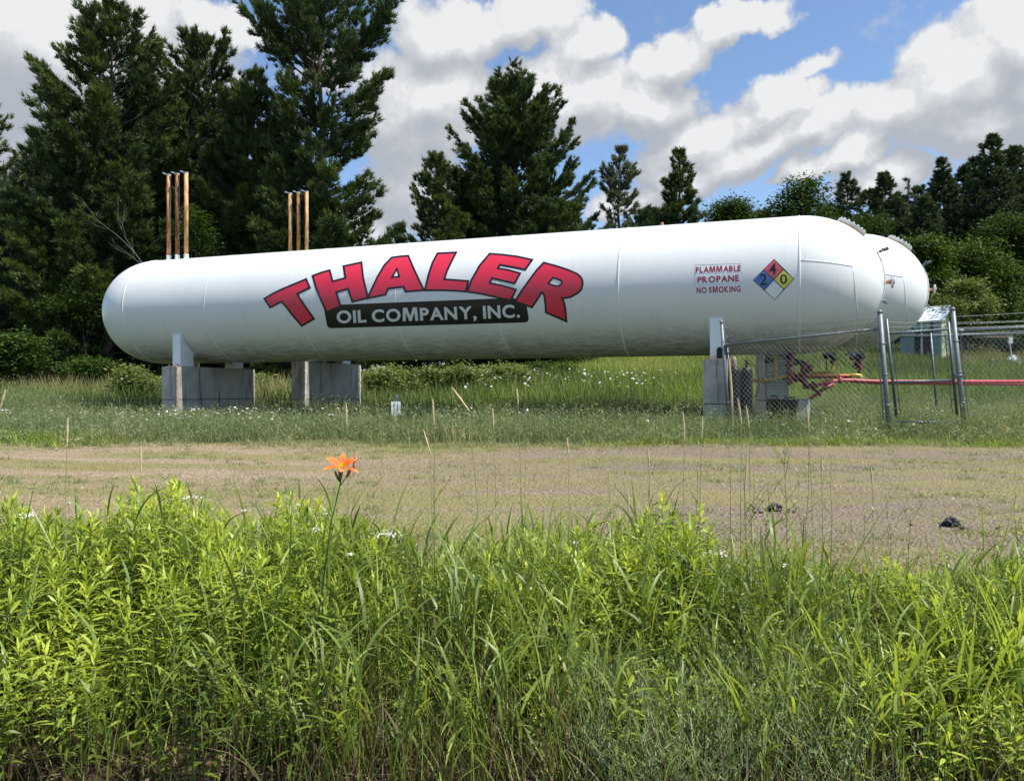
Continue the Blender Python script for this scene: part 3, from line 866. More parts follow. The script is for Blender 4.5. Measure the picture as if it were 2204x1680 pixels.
    # tufts straight on the branch ends and the leader
    C2 = along(np.repeat(ii, 5), np.tile(np.linspace(.8, 1.04, 5), n)); D2 = np.repeat(hd * .8 + np.array([[0, 0, .7]]), 5, 0)
    tufts(ca, C2, D2, .26 * csize, 9, .055 * csize, .4, np.full(len(C2), .7))
    C3 = tr(np.linspace(H * .9, H * .99, 12)); tufts(ca, C3, np.tile([[0, 0, 1.]], (12, 1)), .3 * csize, 14, .05 * csize, .45, np.full(12, .6))
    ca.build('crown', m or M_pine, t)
    if dead:
        da = Acc(); rngd = np.random.default_rng(seed + 7)
        A = []; B_ = []; ra = []
        for k in range(dead):
            hh = rngd.uniform(.10, .45) * H; a_ = rngd.uniform(0, 6.28); l_ = rngd.uniform(1.2, 3)
            p = np.array([0, 0, hh]); dr = np.array([math.cos(a_), math.sin(a_), rngd.uniform(-.1, .5)])
            for q in range(4):
                p2 = p + dr * l_ / 4; A.append(p); B_.append(p2); ra.append(.03 * (1 - q / 5)); 
                for w_ in range(2):
                    d2 = dr + rngd.normal(0, .5, 3); A.append(p2); B_.append(p2 + d2 * l_ * .22); ra.append(.012)
                p = p2; dr = dr + rngd.normal(0, .2, 3)
        prisms(da, A, B_, ra, np.array(ra) * .6, 4, .5); da.build('dead_limbs', M_barkg, t)
    return t

def leafy(name, label, cat, group, px, top, hw, d, base=None, m=None, n=9000, leaf=.16, lobes=14, seed=0, droop=.0, trunk=True, gapy=.25, yhw=None, fill=1.0):
    """broadleaf crown: limbs to lobes, leaves gathered in clumps on the lobes' shells"""
    global rng
    rng = np.random.default_rng(300 + seed)
    n = int(n * 1.7); leaf *= 1.15
    x, y = (px - 1102) / FP * d, d
    z0 = gzs(x, y) - .05
    H = EYE + (843 - top) / FP * d - z0 - leaf * 2.2
    Rm = hw / FP * d
    zb = (EYE + (843 - base) / FP * d - z0) if base is not None else H * .15
    t = thing(name, label, cat, (x, y, z0), group)
    cz = (H + zb) / 2; hz_ = (H - zb) / 2
    # lobes
    q = rng.normal(size=(lobes, 3)); q /= np.linalg.norm(q, axis=1, keepdims=True)
    rr = rng.uniform(.35, .78, lobes) ** .8
    lc = q * rr[:, None] * np.array([[Rm, yhw or Rm, hz_]]); lc[:, 2] += cz
    lr = rng.uniform(.32, .5, lobes) * min(Rm, hz_ * 1.15)
    lr = np.minimum(lr, (H - lc[:, 2]) * 1.0 + .15)
    ta = Acc()
    if trunk:
        prisms(ta, [[0, 0, 0]], [[0, 0, cz * .7]], max(.05, H * .018), max(.03, H * .012), 8)
        prisms(ta, np.tile([[0, 0, cz * .55]], (lobes, 1)), lc, max(.02, H * .008), .01, 4)
    else:
        prisms(ta, np.tile([[0, 0, 0.]], (lobes, 1)) + rng.normal(0, Rm * .25, (lobes, 3)) * [1, 1, 0], lc, .02, .006, 4)
    ta.build('trunk' if trunk else 'stems', M_bark, t)
    # clumps then leaves
    nc = max(int(n / 22), 20)
    li = rng.integers(0, lobes, nc)
    dq = rng.normal(size=(nc, 3)); dq[:, 2] = dq[:, 2] * .9 + .25; dq /= np.linalg.norm(dq, axis=1, keepdims=True)
    cc = lc[li] + dq * (lr[li] * rng.uniform(.45, 1.0, nc) * fill)[:, None]
    ci = np.repeat(np.arange(nc), 22)
    cs = leaf * 1.9
    P_ = cc[ci] + rng.normal(0, 1, (len(ci), 3)) * cs * np.array([[1, 1, .55]])
    keep = P_[:, 2] > .05; P_ = P_[keep]; ci = ci[keep]; N = len(P_)
    out = np.repeat(dq, 22, 0)[keep]
    az = np.arctan2(out[:, 1], out[:, 0]) + rng.normal(0, .9, N)
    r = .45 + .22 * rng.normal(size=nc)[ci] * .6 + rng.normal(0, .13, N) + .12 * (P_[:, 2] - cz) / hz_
    ca = Acc()
    strips(ca, P_, az, rng.uniform(.7, 1.7, N) + droop, rng.uniform(.2, .9, N), leaf * rng.uniform(.7, 1.3, N), leaf * .55 * rng.uniform(.7, 1.2, N), 2, [.25, 1, .08], rng.normal(0, .5, N), r)
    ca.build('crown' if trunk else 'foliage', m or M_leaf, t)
    return t

GP = 'tall pines left of and behind the tanks'
pine('pine_tree', 'tall sparse pine with bare grey limbs cut by the left picture edge', 'tree', GP, -35, 175, 130, 44, .10, 70, .7, dead=9, seed=1, m=M_pine)
pine('pine_tree', 'broad dark pine with the leaning feathery top, behind the tank left end', 'tree', GP, 238, -30, 190, 42, .03, 215, 1.0, seed=2, dead=5, prof=[(0, .95), (.25, .95), (.45, .82), (.7, .62), (.86, .42), (1, .10)])
pine('pine_tree', 'narrow dark pine peeping out between the two tallest pines, rounded top', 'tree', GP, 445, 45, 120, 46, .05, 170, 1.0, seed=3, prof=[(0, .9), (.5, .95), (.8, .75), (.93, .5), (1, .15)])
pine('pine_tree', 'shaggy pine tucked against the left side of the tallest pine', 'tree', GP, 548, 120, 105, 43, .04, 165, 1.0, seed=4, prof=[(0, 1), (.5, .95), (.8, .65), (1, .1)])
pine('pine_tree', 'tallest pine with an open crown of upswept tiers above the rear stacks', 'tree', GP, 690, -95, 170, 41, .04, 180, .95, seed=5, gap=(.55, .68, .55), prof=[(0, .72), (.12, .82), (.3, .85), (.47, .62), (.58, .95), (.72, 1.0), (.86, .62), (1, .10)])
pine('pine_tree', 'dark pine filling the gap behind the two stack groups', 'tree', GP, 350, 170, 130, 50, .0, 150, 1.0, seed=6)
pine('pine_tree', 'shadowy pine low between the stack groups', 'tree', GP, 500, 300, 130, 47, .0, 130, 1.0, seed=7)
pine('pine_tree', 'dark pine behind the far left shrubs', 'tree', GP, 95, 400, 120, 50, .0, 120, 1.0, seed=8)
GM = 'pines standing behind the middle of the tank'
pine('pine_tree', 'big bushy pine with a pointed top in the middle of the skyline', 'tree', GM, 1110, 138, 175, 62, .02, 240, 1.05, seed=9, csize=1.15, prof=[(0, 1), (.25, 1.0), (.5, .84), (.65, .66), (.8, .50), (.92, .42), (1, .22)])
pine('pine_tree', 'dark open pine leaning on the left flank of the big bushy pine', 'tree', GM, 940, 300, 100, 58, .02, 130, .85, seed=10, csize=1.1)
pine('pine_tree', 'small thin pine in the sky gap right of the tallest pine', 'tree', GM, 855, 455, 55, 60, .02, 60, .7, seed=11, csize=1.1)
pine('pine_tree', 'greyish open pine with gaps, right of the big bushy pine', 'tree', GM, 1332, 288, 66, 66, .0, 130, .75, seed=12, m=M_pineg, csize=1.2, prof=[(0, 1), (.4, .9), (.6, .55), (.8, .62), (1, .1)])
pine('pine_tree', 'compact dark pine between the greyish pine and the round tree', 'tree', GM, 1462, 296, 64, 66, .0, 200, 1.0, seed=13, csize=1.2, prof=[(0, 1), (.3, .95), (.6, .7), (.85, .42), (1, .1)])
GS = 'spruces on the right skyline'
for i, (px, tp, hw, d, lab) in enumerate([
    (1822, 366, 60, 82, 'spruce tip rising just behind the right broadleaf tree'),
    (1905, 366, 58, 80, 'pointed dark spruce above the tank right head'),
    (2030, 332, 52, 84, 'thin ragged spruce with a bare looking tip'),
    (2076, 352, 62, 86, 'spruce standing between the ragged spruce and the tallest spruce'),
    (2134, 284, 70, 80, 'tallest spruce of the right skyline with a broad point'),
    (2182, 308, 62, 83, 'spruce cut by the right picture edge'),
    (1990, 420, 60, 78, 'lower spruce behind the bright walnut trees')]):
    pine('spruce_tree', lab, 'tree', GS, px, tp, hw, d, .0, 260, .8, m=M_spruce, kind='spruce', seed=20 + i, csize=1.5)
pine('dead_spruce', 'thin dying spruce with see through twigs on the right skyline', 'tree', None, 1954, 378, 30, 80, .0, 50, .4, m=M_pineg, kind='spruce', seed=31, csize=1.2, dead=6)
GF = 'trees closing the skyline behind the others'
for i, (px, tp, hw, d, kd, lab) in enumerate([
    (-60, 330, 170, 58, 'pine', 'dark backing pine beyond the left picture edge'),
    (120, 250, 160, 58, 'pine', 'dark backing pine between the far left pine and the broad pine'),
    (300, 130, 150, 56, 'pine', 'backing pine seen through the broad pine right side'),
    (440, 170, 150, 58, 'pine', 'backing pine behind the narrow pine'),
    (600, 210, 150, 58, 'pine', 'backing pine behind the trunk of the tallest pine'),
    (1020, 400, 130, 82, 'pine', 'backing pine low behind the big bushy pine left half'),
    (1190, 440, 110, 82, 'pine', 'backing pine low behind the big bushy pine right half'),
    (1400, 450, 110, 84, 'pine', 'backing pine low between greyish and compact pines'),
    (1640, 450, 110, 88, 'spruce', 'backing spruce behind the gap of the broadleaf trees'),
(1870, 405, 100, 92, 'spruce', 'backing spruce behind the pointed dark spruce'),
    (1930, 415, 90, 95, 'spruce', 'backing spruce between the pointed spruce and the dying one'),
    (1985, 395, 90, 95, 'spruce', 'backing spruce behind the dying spruce'),
    (2035, 370, 90, 98, 'spruce', 'backing spruce behind the ragged spruce'),
    (2100, 335, 100, 95, 'spruce', 'backing spruce behind the largest walnut tree'),
    (2160, 320, 100, 95, 'spruce', 'backing spruce behind the tallest right spruce'),
    (2230, 290, 130, 90, 'spruce', 'backing spruce past the right picture edge'),
    (1780, 440, 90, 90, 'spruce', 'backing spruce low behind the wide clumpy tree')]):
    pine('pine_tree' if kd == 'pine' else 'spruce_tree', lab, 'tree', GF, px, tp, hw, d, .0, 230, .8, m=M_spruce, kind=kd, seed=60 + i, csize=1.6)
GB = 'broadleaf trees behind the tank right half'
leafy('broadleaf_tree', 'round dark green tree just right of the compact pine', 'tree', GB, 1568, 398, 62, 68, 640, M_leaf, 11000, .22, 22, 1)
leafy('broadleaf_tree', 'wide clumpy dark tree above the warning stickers and diamond', 'tree', GB, 1728, 376, 96, 64, 640, M_leaf, 16000, .24, 26, 2)
leafy('broadleaf_tree', 'leafy tree peeping over the tank between pine and round tree', 'tree', GB, 1270, 470, 60, 72, 700, M_leaf, 7000, .22, 16, 3)
leafy('broadleaf_tree', 'low dark tree filling between spruce and tank right head', 'tree', GB, 1850, 440, 80, 72, 700, M_leaf, 10000, .24, 18, 4)
leafy('broadleaf_tree', 'dark leafy tree close behind the right picture edge', 'tree', GB, 2185, 430, 80, 72, 720, M_leaf, 11000, .24, 18, 5)
GW = 'bright walnut trees right of the tanks'
leafy('walnut_tree', 'sunlit drooping tree behind the rear tank right end', 'tree', GW, 1965, 462, 78, 57, 700, M_leaff, 12000, .22, 20, 6, droop=.4)
leafy('walnut_tree', 'largest sunlit tree with drooping clumps near the right edge', 'tree', GW, 2078, 500, 112, 60, 740, M_leaff, 22000, .22, 30, 7, droop=.4)
leafy('olive_bush', 'pale grey green round bush beside the shed roof', 'bush', None, 2072, 592, 66, 52, 716, M_leafl, 9000, .16, 18, 8, trunk=False)
GH = 'shrubs along the back of the field'
for i, (px, tp, hw, d, bs, m_, n_, lab) in enumerate([
    (300, 775, 50, 27.0, 860, M_leafl, 4200, 'bright shrub at the left flank of the cracked pier'),
    (845, 774, 72, 33, 860, M_leafl, 6500, 'yellow green shrub right of the rear pier'),
    (960, 770, 80, 34, 850, M_leafl, 6500, 'yellow green shrub under the middle of the tank'),
    (1075, 768, 60, 36, 842, M_leafl, 4500, 'darker shrub at the right end of the shrub row'),
    (560, 785, 36, 36, 880, M_leafl, 2600, 'shrub showing in the gap between the two left piers'),
    (20, 705, 62, 31, 815, M_leaf, 6500, 'maple like shrub at the left picture edge'),
    (185, 760, 50, 36, 812, M_leaf, 2600, 'low leafy shrub before the dark pines on the left'),
    (175, 590, 75, 38, 720, M_leaf, 2400, 'pale maple sapling sprays against the dark left pines'),
    (420, 440, 40, 38, 560, M_leaf, 1100, 'sapling leaves showing behind the front stack group'),
    (1180, 772, 60, 44, 812, M_leaf, 2500, 'faint low shrub behind the tank belly'),
    (2190, 700, 60, 50, 760, M_leaf, 3600, 'dark shrub behind the fence at the right edge')]):
    leafy('shrub', lab, 'shrub', GH, px, tp, hw, d, bs, m_, n_, .13 if d > 30 else .10, 14, 40 + i, trunk=False, fill=1.0)
for i, (px, tp, hw, d, bs, lab) in enumerate([(790, 752, 70, 62, 800, 'low far thicket right of the rear pier, behind the shrub row'), (880, 750, 70, 64, 800, 'low far thicket behind the yellow green shrub'), (990, 748, 80, 66, 800, 'low far thicket under the company banner'), (1110, 745, 80, 68, 800, 'low far thicket behind the darker shrub'), (1220, 742, 80, 70, 800, 'low far thicket at the left of the bright meadow strip'), (640, 755, 60, 60, 800, 'low far thicket between the two left piers')]):
    leafy('shrub', lab, 'shrub', 'far thickets closing the gap below the tank', px, tp - 22, hw, d, bs, M_leaf, 2600, .2, 14, 80 + i, trunk=False)
# bare dead snag in front of the dark pines
def snag():
    t = thing('dead_branch', 'bare grey dead tree top showing against the dark pines left of the stacks', 'dead tree', tuple(W(345, 600, 37)))
    r_ = random.Random(3); a = Acc(); A = []; B_ = []; ra = []
    def grow(p, d_, l, r, k):
        n = 4
        for i in range(n):
            p2 = p + d_ * (l / n); A.append(tuple(p)); B_.append(tuple(p2)); ra.append(r * (1 - i / n * .4))
            if k > 0 and i >= 1:
                e = (d_ + Vector((r_.uniform(-.8, .6), r_.uniform(-.4, .4), r_.uniform(-.5, .5)))).normalized()
                grow(p2, e, l * r_.uniform(.45, .65), r * .55, k - 1)
            p = p2; d_ = (d_ + Vector((r_.uniform(-.16, .16), r_.uniform(-.1, .1), r_.uniform(-.12, .12)))).normalized()
    grow(Vector((0, 0, -.5)), Vector((-.5, 0, .8)).normalized(), 2.7, .032, 3)
    prisms(a, A, B_, ra, np.array(ra) * .75, 5, .5); a.build('bare_limbs', M_barkg, t)
snag()
rng = np.random.default_rng(77)

# ------------------------------------------------------------------ fence, gate, pipework and small things
def rel(t, p): return parent_matrix(t).inverted() @ Vector(p)
def ground_pt(px, d, sink=.1):
    x = (px - 1102) / FP * d
    return Vector((x, d, gzs(x, d) - sink))
def post(t, top, bot, r, name='post', m=None, cap=True):
    gz_ = gzs(bot.x, bot.y) - .12
    bot = bot + (bot - top) * max(0, (bot.z - gz_) / (top.z - bot.z))
    bm = bmesh.new(); tube(bm, [bot, top], r, 14)
    if cap: lathe(bm, [(0, r * 1.12), (.03, r * 1.12), (.05, r * .7), (.06, 0)], top, (top - bot), 14)
    for k in range(1, 4):
        p = top.lerp(bot, k * .22); lathe(bm, [(-.011, r * 1.001), (-.011, r * 1.14), (.011, r * 1.14), (.011, r * 1.001)], p, (top - bot), 14)
        q = p + Vector((r * 1.2, -.006, 0)); box(bm, q, (r * .6, .016, .016))
    return from_bm(name, bm, m or M_galv, t, True, world=True)
def mesh_fabric(t, TLp, TRp, BLp, BRp, sp=.086, r=.0016, m=None):
    """two families of slanting wires woven between rail and ground, with knuckled tips above the rail"""
    a = Acc()
    Lh = (TRp - TLp).length; Hh = ((TLp - BLp).length + (TRp - BRp).length) / 2
    slope = 1.15
    def P_(u, v):  # u along 0..Lh, v up 0..Hh
        s_ = u / Lh; q = v / Hh
        return (BLp * (1 - s_) + BRp * s_) * (1 - q) + (TLp * (1 - s_) + TRp * s_) * q
    nrm = (TRp - TLp).cross(Vector((0, 0, 1))).normalized()
    A = []; B_ = []
    k = -Hh / slope
    while k < Lh + Hh / slope:
        for sg in (1, -1):
            u0, v0, u1, v1 = k, 0.0, k + sg * Hh / slope, Hh + .035
            # clip to 0..Lh
            def clip(u0, v0, u1, v1):
                if u0 > u1: u0, v0, u1, v1 = u1, v1, u0, v0
                if u1 < 0 or u0 > Lh: return None
                if u0 < 0: v0 = v0 + (v1 - v0) * (0 - u0) / (u1 - u0); u0 = 0
                if u1 > Lh: v1 = v0 + (v1 - v0) * (Lh - u0) / (u1 - u0); u1 = Lh
                return u0, v0, u1, v1
            c = clip(u0, v0, u1, v1)
            if c and (c[2] - c[0]) > .01:
                n = max(1, int((c[2] - c[0]) / .3))
                for i in range(n):
                    ua = c[0] + (c[2] - c[0]) * i / n; ub = c[0] + (c[2] - c[0]) * (i + 1) / n
                    va = c[1] + (c[3] - c[1]) * i / n; vb = c[1] + (c[3] - c[1]) * (i + 1) / n
                    o = nrm * (.0024 * sg)
                    A.append(P_(ua, va) + o); B_.append(P_(ub, vb) + o)
        k += sp
    prisms(a, [list(rel(t, p)) for p in A], [list(rel(t, p)) for p in B_], r, r, 4, .5)
    return a.build('wire_mesh', m or M_wire, t)
def barbed(t, p0, p1, name='barbed_wire', sag=.02):
    bm = bmesh.new(); n = 14
    pts = [p0.lerp(p1, k / n) - Vector((0, 0, sag * 4 * (k / n) * (1 - k / n))) for k in range(n + 1)]
    tube(bm, pts, .0026, 4)
    L = (p1 - p0).length; nb_ = int(L / .13)
    for k in range(1, nb_):
        p = p0.lerp(p1, k / nb_) - Vector((0, 0, sag * 4 * (k / nb_) * (1 - k / nb_)))
        for s_ in (1, -1):
            d_ = Vector((.012 * s_, .004, .014)); tube(bm, [p - d_, p + d_], .0017, 3)
    return from_bm(name, bm, M_galvd, t, False, world=True)

# front fence panel: corner post to gate post
dl, dr = 14.6, 12.9
pL_t = W(1553, 696, dl); pL_b = W(1569, 905, dl)
pR_t = W(1894, 674, dr); pR_b = W(1913, 918, dr)
def onpost(a, b_, py, d): # point along a leaning post at image height py
    z = EYE + (843 - py) / FP * d
    s_ = (z - b_.z) / (a.z - b_.z); return b_.lerp(a, s_)
fence = thing('chain_link_fence', 'chain link fence with barbed wire in front of the tank right end and its valves', 'fence', tuple(ground_pt(1569, dl)))
post(fence, pL_t, pL_b, .030)
bm = bmesh.new()
for k, py in enumerate((707, 724, 741, 757)):
    p = onpost(pL_t, pL_b, py, dl); tube(bm, [p, p + Vector((.07, -.01, .012 * (-1) ** k)), p + Vector((.10, -.02, 0))], .009, 5)
tube(bm, [onpost(pL_t, pL_b, 745, dl) + Vector((.075, 0, 0)), onpost(pL_t, pL_b, 900, dl) + Vector((.075, 0, 0))], .014, 6)
from_bm('tension_bar', bm, M_galv, fence, True, world=True)
rL = onpost(pL_t, pL_b, 743, dl); rR = onpost(pR_t, pR_b, 707, dr)
bm = bmesh.new(); tube(bm, [rL, rR], .021, 10)
lathe(bm, [(-.01, .03), (.09, .03), (.10, .022)], rL + Vector((.03, 0, 0)), rR - rL, 12)
lathe(bm, [(-.10, .022), (-.09, .028), (.01, .028)], rR - (rR - rL).normalized() * .02, rR - rL, 12)
from_bm('top_rail', bm, M_galv, fence, True, world=True)
mesh_fabric(fence, rL + Vector((.06, -.02, .0)), rR + Vector((-.05, -.02, 0)), pL_b + Vector((.06, -.02, 0)), pR_b + Vector((-.05, -.02, .12)))


for pa, pb in ((707, 685), (722, 699), (734, 694)):
    barbed(fence, onpost(pL_t, pL_b, pa, dl) + Vector((.05, 0, 0)), onpost(pR_t, pR_b, pb if pb != 694 else 692, dr))
bm = bmesh.new()
for dx in (-.085,):
    tube(bm, [onpost(pR_t, pR_b, 712, dr) + Vector((dx, 0, 0)), onpost(pR_t, pR_b, 905, dr) + Vector((dx + .01, 0, 0))], .011, 6)
for py in (718, 765, 810, 862):
    p = onpost(pR_t, pR_b, py, dr); box(bm, p + Vector((-.045, 0, 0)), (.12, .014, .022))
from_bm('tension_bar', bm, M_galvd, fence, False, world=True)

# gate
gate = thing('chain_link_gate', 'narrow chain link gate between its two thick grey posts', 'gate', tuple(ground_pt(1975, 13.6)))
post(gate, pR_t, pR_b, .037, 'gate_post')
gp2t, gp2b = W(2051, 668, 13.4), W(2074, 905, 13.4)
post(gate, gp2t, gp2b, .037, 'gate_post')
h1t, h1b = W(1908, 686, 13.7), W(1929, 895, 13.7)
h2t, h2b = W(2041, 692, 13.9), W(2060, 895, 13.9)
fr = []
bm = bmesh.new(); tube(bm, [h1b, h1t], .024, 10); tube(bm, [h2b, h2t], .024, 10)
a_, b_ = onpost(h1t, h1b, 718, 13.7), onpost(h2t, h2b, 708, 13.9); tube(bm, [a_, b_], .021, 10)
c_, d_ = onpost(h1t, h1b, 822, 13.7), onpost(h2t, h2b, 818, 13.9); tube(bm, [c_, d_], .021, 10)
e_, f_ = onpost(h1t, h1b, 908, 13.7), onpost(h2t, h2b, 908, 13.9); tube(bm, [e_, f_], .021, 10)
from_bm('gate_frame', bm, M_galvd, gate, True, world=True)
mesh_fabric(gate, a_ + Vector((0, -.02, 0)), b_ + Vector((0, -.02, 0)), e_ + Vector((0, -.02, 0)), f_ + Vector((0, -.02, 0)), .086, .0016, M_galvd)
for pa, pb in ((693, 690), (703, 699), (714, 704)):
    barbed(gate, onpost(h1t, h1b, pa, 13.7), onpost(h2t, h2b, pb, 13.9))
bm = bmesh.new()
for dx, top_, bt, dd in ((.075, h1t, h1b, 13.7), (-.075, h2t, h2b, 13.9)):
    tube(bm, [onpost(top_, bt, 718, dd) + Vector((dx, 0, 0)), onpost(top_, bt, 890, dd) + Vector((dx, 0, 0))], .009, 6)
    for py in (730, 770, 812, 860):
        p = onpost(top_, bt, py, dd); box(bm, p + Vector((dx * .5, 0, 0)), (.09, .012, .02))
from_bm('tension_bar', bm, M_galvd, gate, False, world=True)
bm = bmesh.new()
p = onpost(gp2t, gp2b, 808, 13.4); q = onpost(h2t, h2b, 808, 13.9)
tube(bm, [p + Vector((-.06, -.03, .0)), q + Vector((.02, -.03, -.03)), q + Vector((.0, -.05, .03)), p + Vector((.03, -.06, .01))], .010, 6)
lathe(bm, [(-.014, .044), (-.014, .056), (.014, .056), (.014, .044)], p, gp2t - gp2b, 14)
tube(bm, [q + Vector((.03, -.04, 0)), q + Vector((.05, -.04, -.12)), q + Vector((.07, -.04, -.02))], .007, 5)
from_bm('latch_and_chain', bm, M_galv, gate, True, world=True)

# fence running on to the right
f2 = thing('chain_link_fence', 'chain link fence running out of the picture right of the gate', 'fence', tuple(ground_pt(2074, 13.4)))
r0 = onpost(gp2t, gp2b, 712, 13.4) + Vector((.05, 0, 0)); r1 = W(2320, 697, 13.1)
bm = bmesh.new(); tube(bm, [r0, r1], .021, 10); lathe(bm, [(-.02, .03), (.08, .03), (.09, .02)], r0, r1 - r0, 12)
from_bm('top_rail', bm, M_galv, f2, True, world=True)
mesh_fabric(f2, r0 + Vector((0, -.02, 0)), r1 + Vector((0, -.02, 0)), W(2084, 900, 13.4), W(2335, 900, 13.1), .086, .0016)
for pa, pb in ((681, 662), (694, 682), (705, 690)):
    barbed(f2, onpost(gp2t, gp2b, pa, 13.4) + Vector((.04, 0, 0)), W(2320, pb, 13.1))
post(f2, W(2312, 655, 13.1), W(2338, 905, 13.1), .03)
bm = bmesh.new()
tube(bm, [onpost(gp2t, gp2b, 716, 13.4) + Vector((.085, 0, 0)), onpost(gp2t, gp2b, 895, 13.4) + Vector((.085, 0, 0))], .010, 6)
for py in (722, 770, 810, 862):
    p = onpost(gp2t, gp2b, py, 13.4); box(bm, p + Vector((.05, 0, 0)), (.11, .014, .022))
from_bm('tension_bar', bm, M_galvd, f2, False, world=True)

# far side of the enclosure
f3 = thing('chain_link_fence', 'far side chain link fence seen through the gate, thin dark posts', 'fence', tuple(ground_pt(2003, 19.0)))
for px_ in (2003, 2290):
    x_ = ground_pt(px_ + 12, 19.0); top_ = W(px_, 716, 19.0); bt = W(px_ + 13, 880, 19.0)
    post(f3, top_, bt, .027, m=M_galvd, cap=False)
ra, rb_ = W(1850, 727, 19.0), W(2292, 714, 19.0)
bm = bmesh.new(); tube(bm, [ra, rb_], .021, 8); from_bm('top_rail', bm, M_galvd, f3, True, world=True)
mesh_fabric(f3, ra, rb_, W(1860, 872, 19.0), W(2303, 872, 19.0), .11, .0019, M_galvd)
for k in (0, 1, 2): barbed(f3, W(1850, 722 - k * 10, 19.0), W(2292, 708 - k * 10, 19.0))

# --- pipework (pixel readings turned into places under the tanks)
def c6(X, Y, d): return W((1700 + X / 4.898) / 1.1393, (780 + Y / 4.898) / 1.1393, d)
pw = thing('pipe_run', 'red and yellow pipes and valves under the right ends of the tanks', 'pipework', tuple(ground_pt(1800, 16)))
def pipe(name, pts, r, m, flanges=(), br=.08):
    bm = bmesh.new(); P_ = bend(pts, br) if len(pts) > 2 else [Vector(p) for p in pts]
    tube(bm, P_, r, 12)
    for (p, dr_) in flanges: lathe(bm, [(-.02, r * 1.1), (-.02, r * 1.9), (.02, r * 1.9), (.02, r * 1.1)], p, dr_, 16)
    return from_bm(name, bm, m, pw, True, world=True)
X1 = Vector((1, 0, 0)); Z1 = Vector((0, 0, 1))
pipe('yellow_pipe', [c6(725, 748, 15.9), c6(990, 742, 15.9), c6(985, 425, 15.9)], .036, M_dyel, [(c6(850, 745, 15.9), X1), (c6(983, 620, 15.9), Z1)])
pipe('yellow_pipe', [c6(1000, 718, 15.95), c6(1180, 682, 15.95), c6(1300, 680, 15.95)], .034, M_yel, [(c6(1200, 682, 15.95), X1), (c6(1280, 680, 15.95), X1)], .04)
pipe('orange_pipe', [c6(1300, 684, 15.9), c6(1900, 684, 15.9)], .020, M_oran)
pipe('yellow_pipe', [c6(1890, 684, 15.9), c6(2012, 686, 15.9), c6(2015, 735, 15.9)], .036, M_yel, [], .06)
pipe('dark_red_pipe', [c6(1040, 720, 16.0), c6(1340, 712, 16.0), c6(1900, 706, 16.0)], .024, M_pred, [(c6(1080, 720, 16), X1)])
pipe('dark_red_pipe', [c6(1155, 415, 15.8), c6(1155, 720, 15.8), c6(1165, 800, 15.8)], .046, M_pred, [(c6(1155, 480, 15.8), Z1), (c6(1155, 560, 15.8), Z1), (c6(1155, 660, 15.8), Z1)])
pipe('dark_red_pipe', [c6(1170, 722, 15.85), c6(1330, 722, 15.85), c6(1350, 850, 15.85)], .044, M_pred, [(c6(1230, 722, 15.85), X1), (c6(1290, 722, 15.85), X1)], .05)
pipe('dark_red_pipe', [c6(1340, 520, 15.8), c6(1335, 820, 15.8), c6(1480, 815, 15.6)], .052, M_pred, [(c6(1340, 560, 15.8), Z1), (c6(1338, 650, 15.8), Z1), (c6(1335, 700, 15.8), Z1), (c6(1440, 817, 15.65), X1)], .12)
pipe('red_pipe', [c6(1500, 800, 15.6), c6(1740, 745, 15.6), c6(1900, 745, 15.6), c6(2200, 760, 15.6), W(2330, 821, 15.4)], .036, M_pink, [(c6(1600, 777, 15.6), X1), (c6(1760, 745, 15.6), X1), (c6(1950, 748, 15.6), Vector((0, 0, 1)))], .12)
pipe('red_pipe', [c6(1900, 760, 15.9), c6(2200, 778, 15.9), W(2330, 827, 15.7)], .030, M_pink, [])
pipe('dark_red_pipe', [c6(1372, 1060, 15.5), c6(1380, 985, 15.5), c6(1560, 850, 15.5), c6(1690, 790, 15.5)], .036, M_pred, [(c6(1500, 895, 15.5), Vector((.6, 0, .5)))], .08)
pipe('dark_red_pipe', [c6(1990, 405, 16.1), c6(1995, 690, 16.1)], .036, M_pred, [(c6(1992, 500, 16.1), Z1), (c6(1994, 600, 16.1), Z1)])
pipe('white_pipe', [c6(1215, 420, 16.1), c6(1222, 670, 16.1)], .024, M_seam)
pipe('yellow_pipe', [c6(1676, 410, 16.4), c6(1678, 640, 16.4), c6(1420, 668, 16.4)], .034, M_dyel, [(c6(1677, 530, 16.4), Z1)])
pipe('small_pipe', [c6(1598, 430, 16.6), c6(1602, 640, 16.6)], .010, M_blk)
def valve(p, r, m, stretch=1.3, wheel=None, side=X1):
    bm = bmesh.new()
    lathe(bm, [(-r * stretch, r * .5), (-r * stretch * .8, r * .95), (-r * .3, r * 1.0), (r * .3, r * 1.0), (r * stretch * .8, r * .95), (r * stretch, r * .5)], p, Z1, 16)
    lathe(bm, [(0, r * .5), (r * 1.5, r * .4), (r * 1.55, r * .7), (r * 1.9, r * .7), (r * 1.95, 0)], p, side, 12)
    v = from_bm('valve', bm, m, pw, True, world=True)
    if wheel:
        c = Vector(p) + side * wheel[0]; R2 = wheel[1]; ax = side.normalized(); a = Vector((0, 0, 1)); b_ = ax.cross(a)
        bm = bmesh.new()
        pts = [c + (a * math.cos(q) + b_ * math.sin(q)) * R2 for q in np.linspace(0, 2 * math.pi, 25)]
        tube(bm, pts, .008, 6, caps=False)
        for k in range(4):
            q = k * math.pi / 2 + .4; tube(bm, [c, c + (a * math.cos(q) + b_ * math.sin(q)) * R2], .006, 5)
        tube(bm, [Vector(p), c], .010, 6)
        wv_ = from_bm('handwheel', bm, M_blk, v, True, world=True)
fwd = Vector((.5, -.86, 0))
valve(c6(890, 505, 15.8), .058, M_blk, 1.1)
valve(c6(1240, 525, 15.75), .058, M_blk, 1.1)
valve(c6(1155, 465, 15.75), .052, M_blk, 1.0, None, -X1)
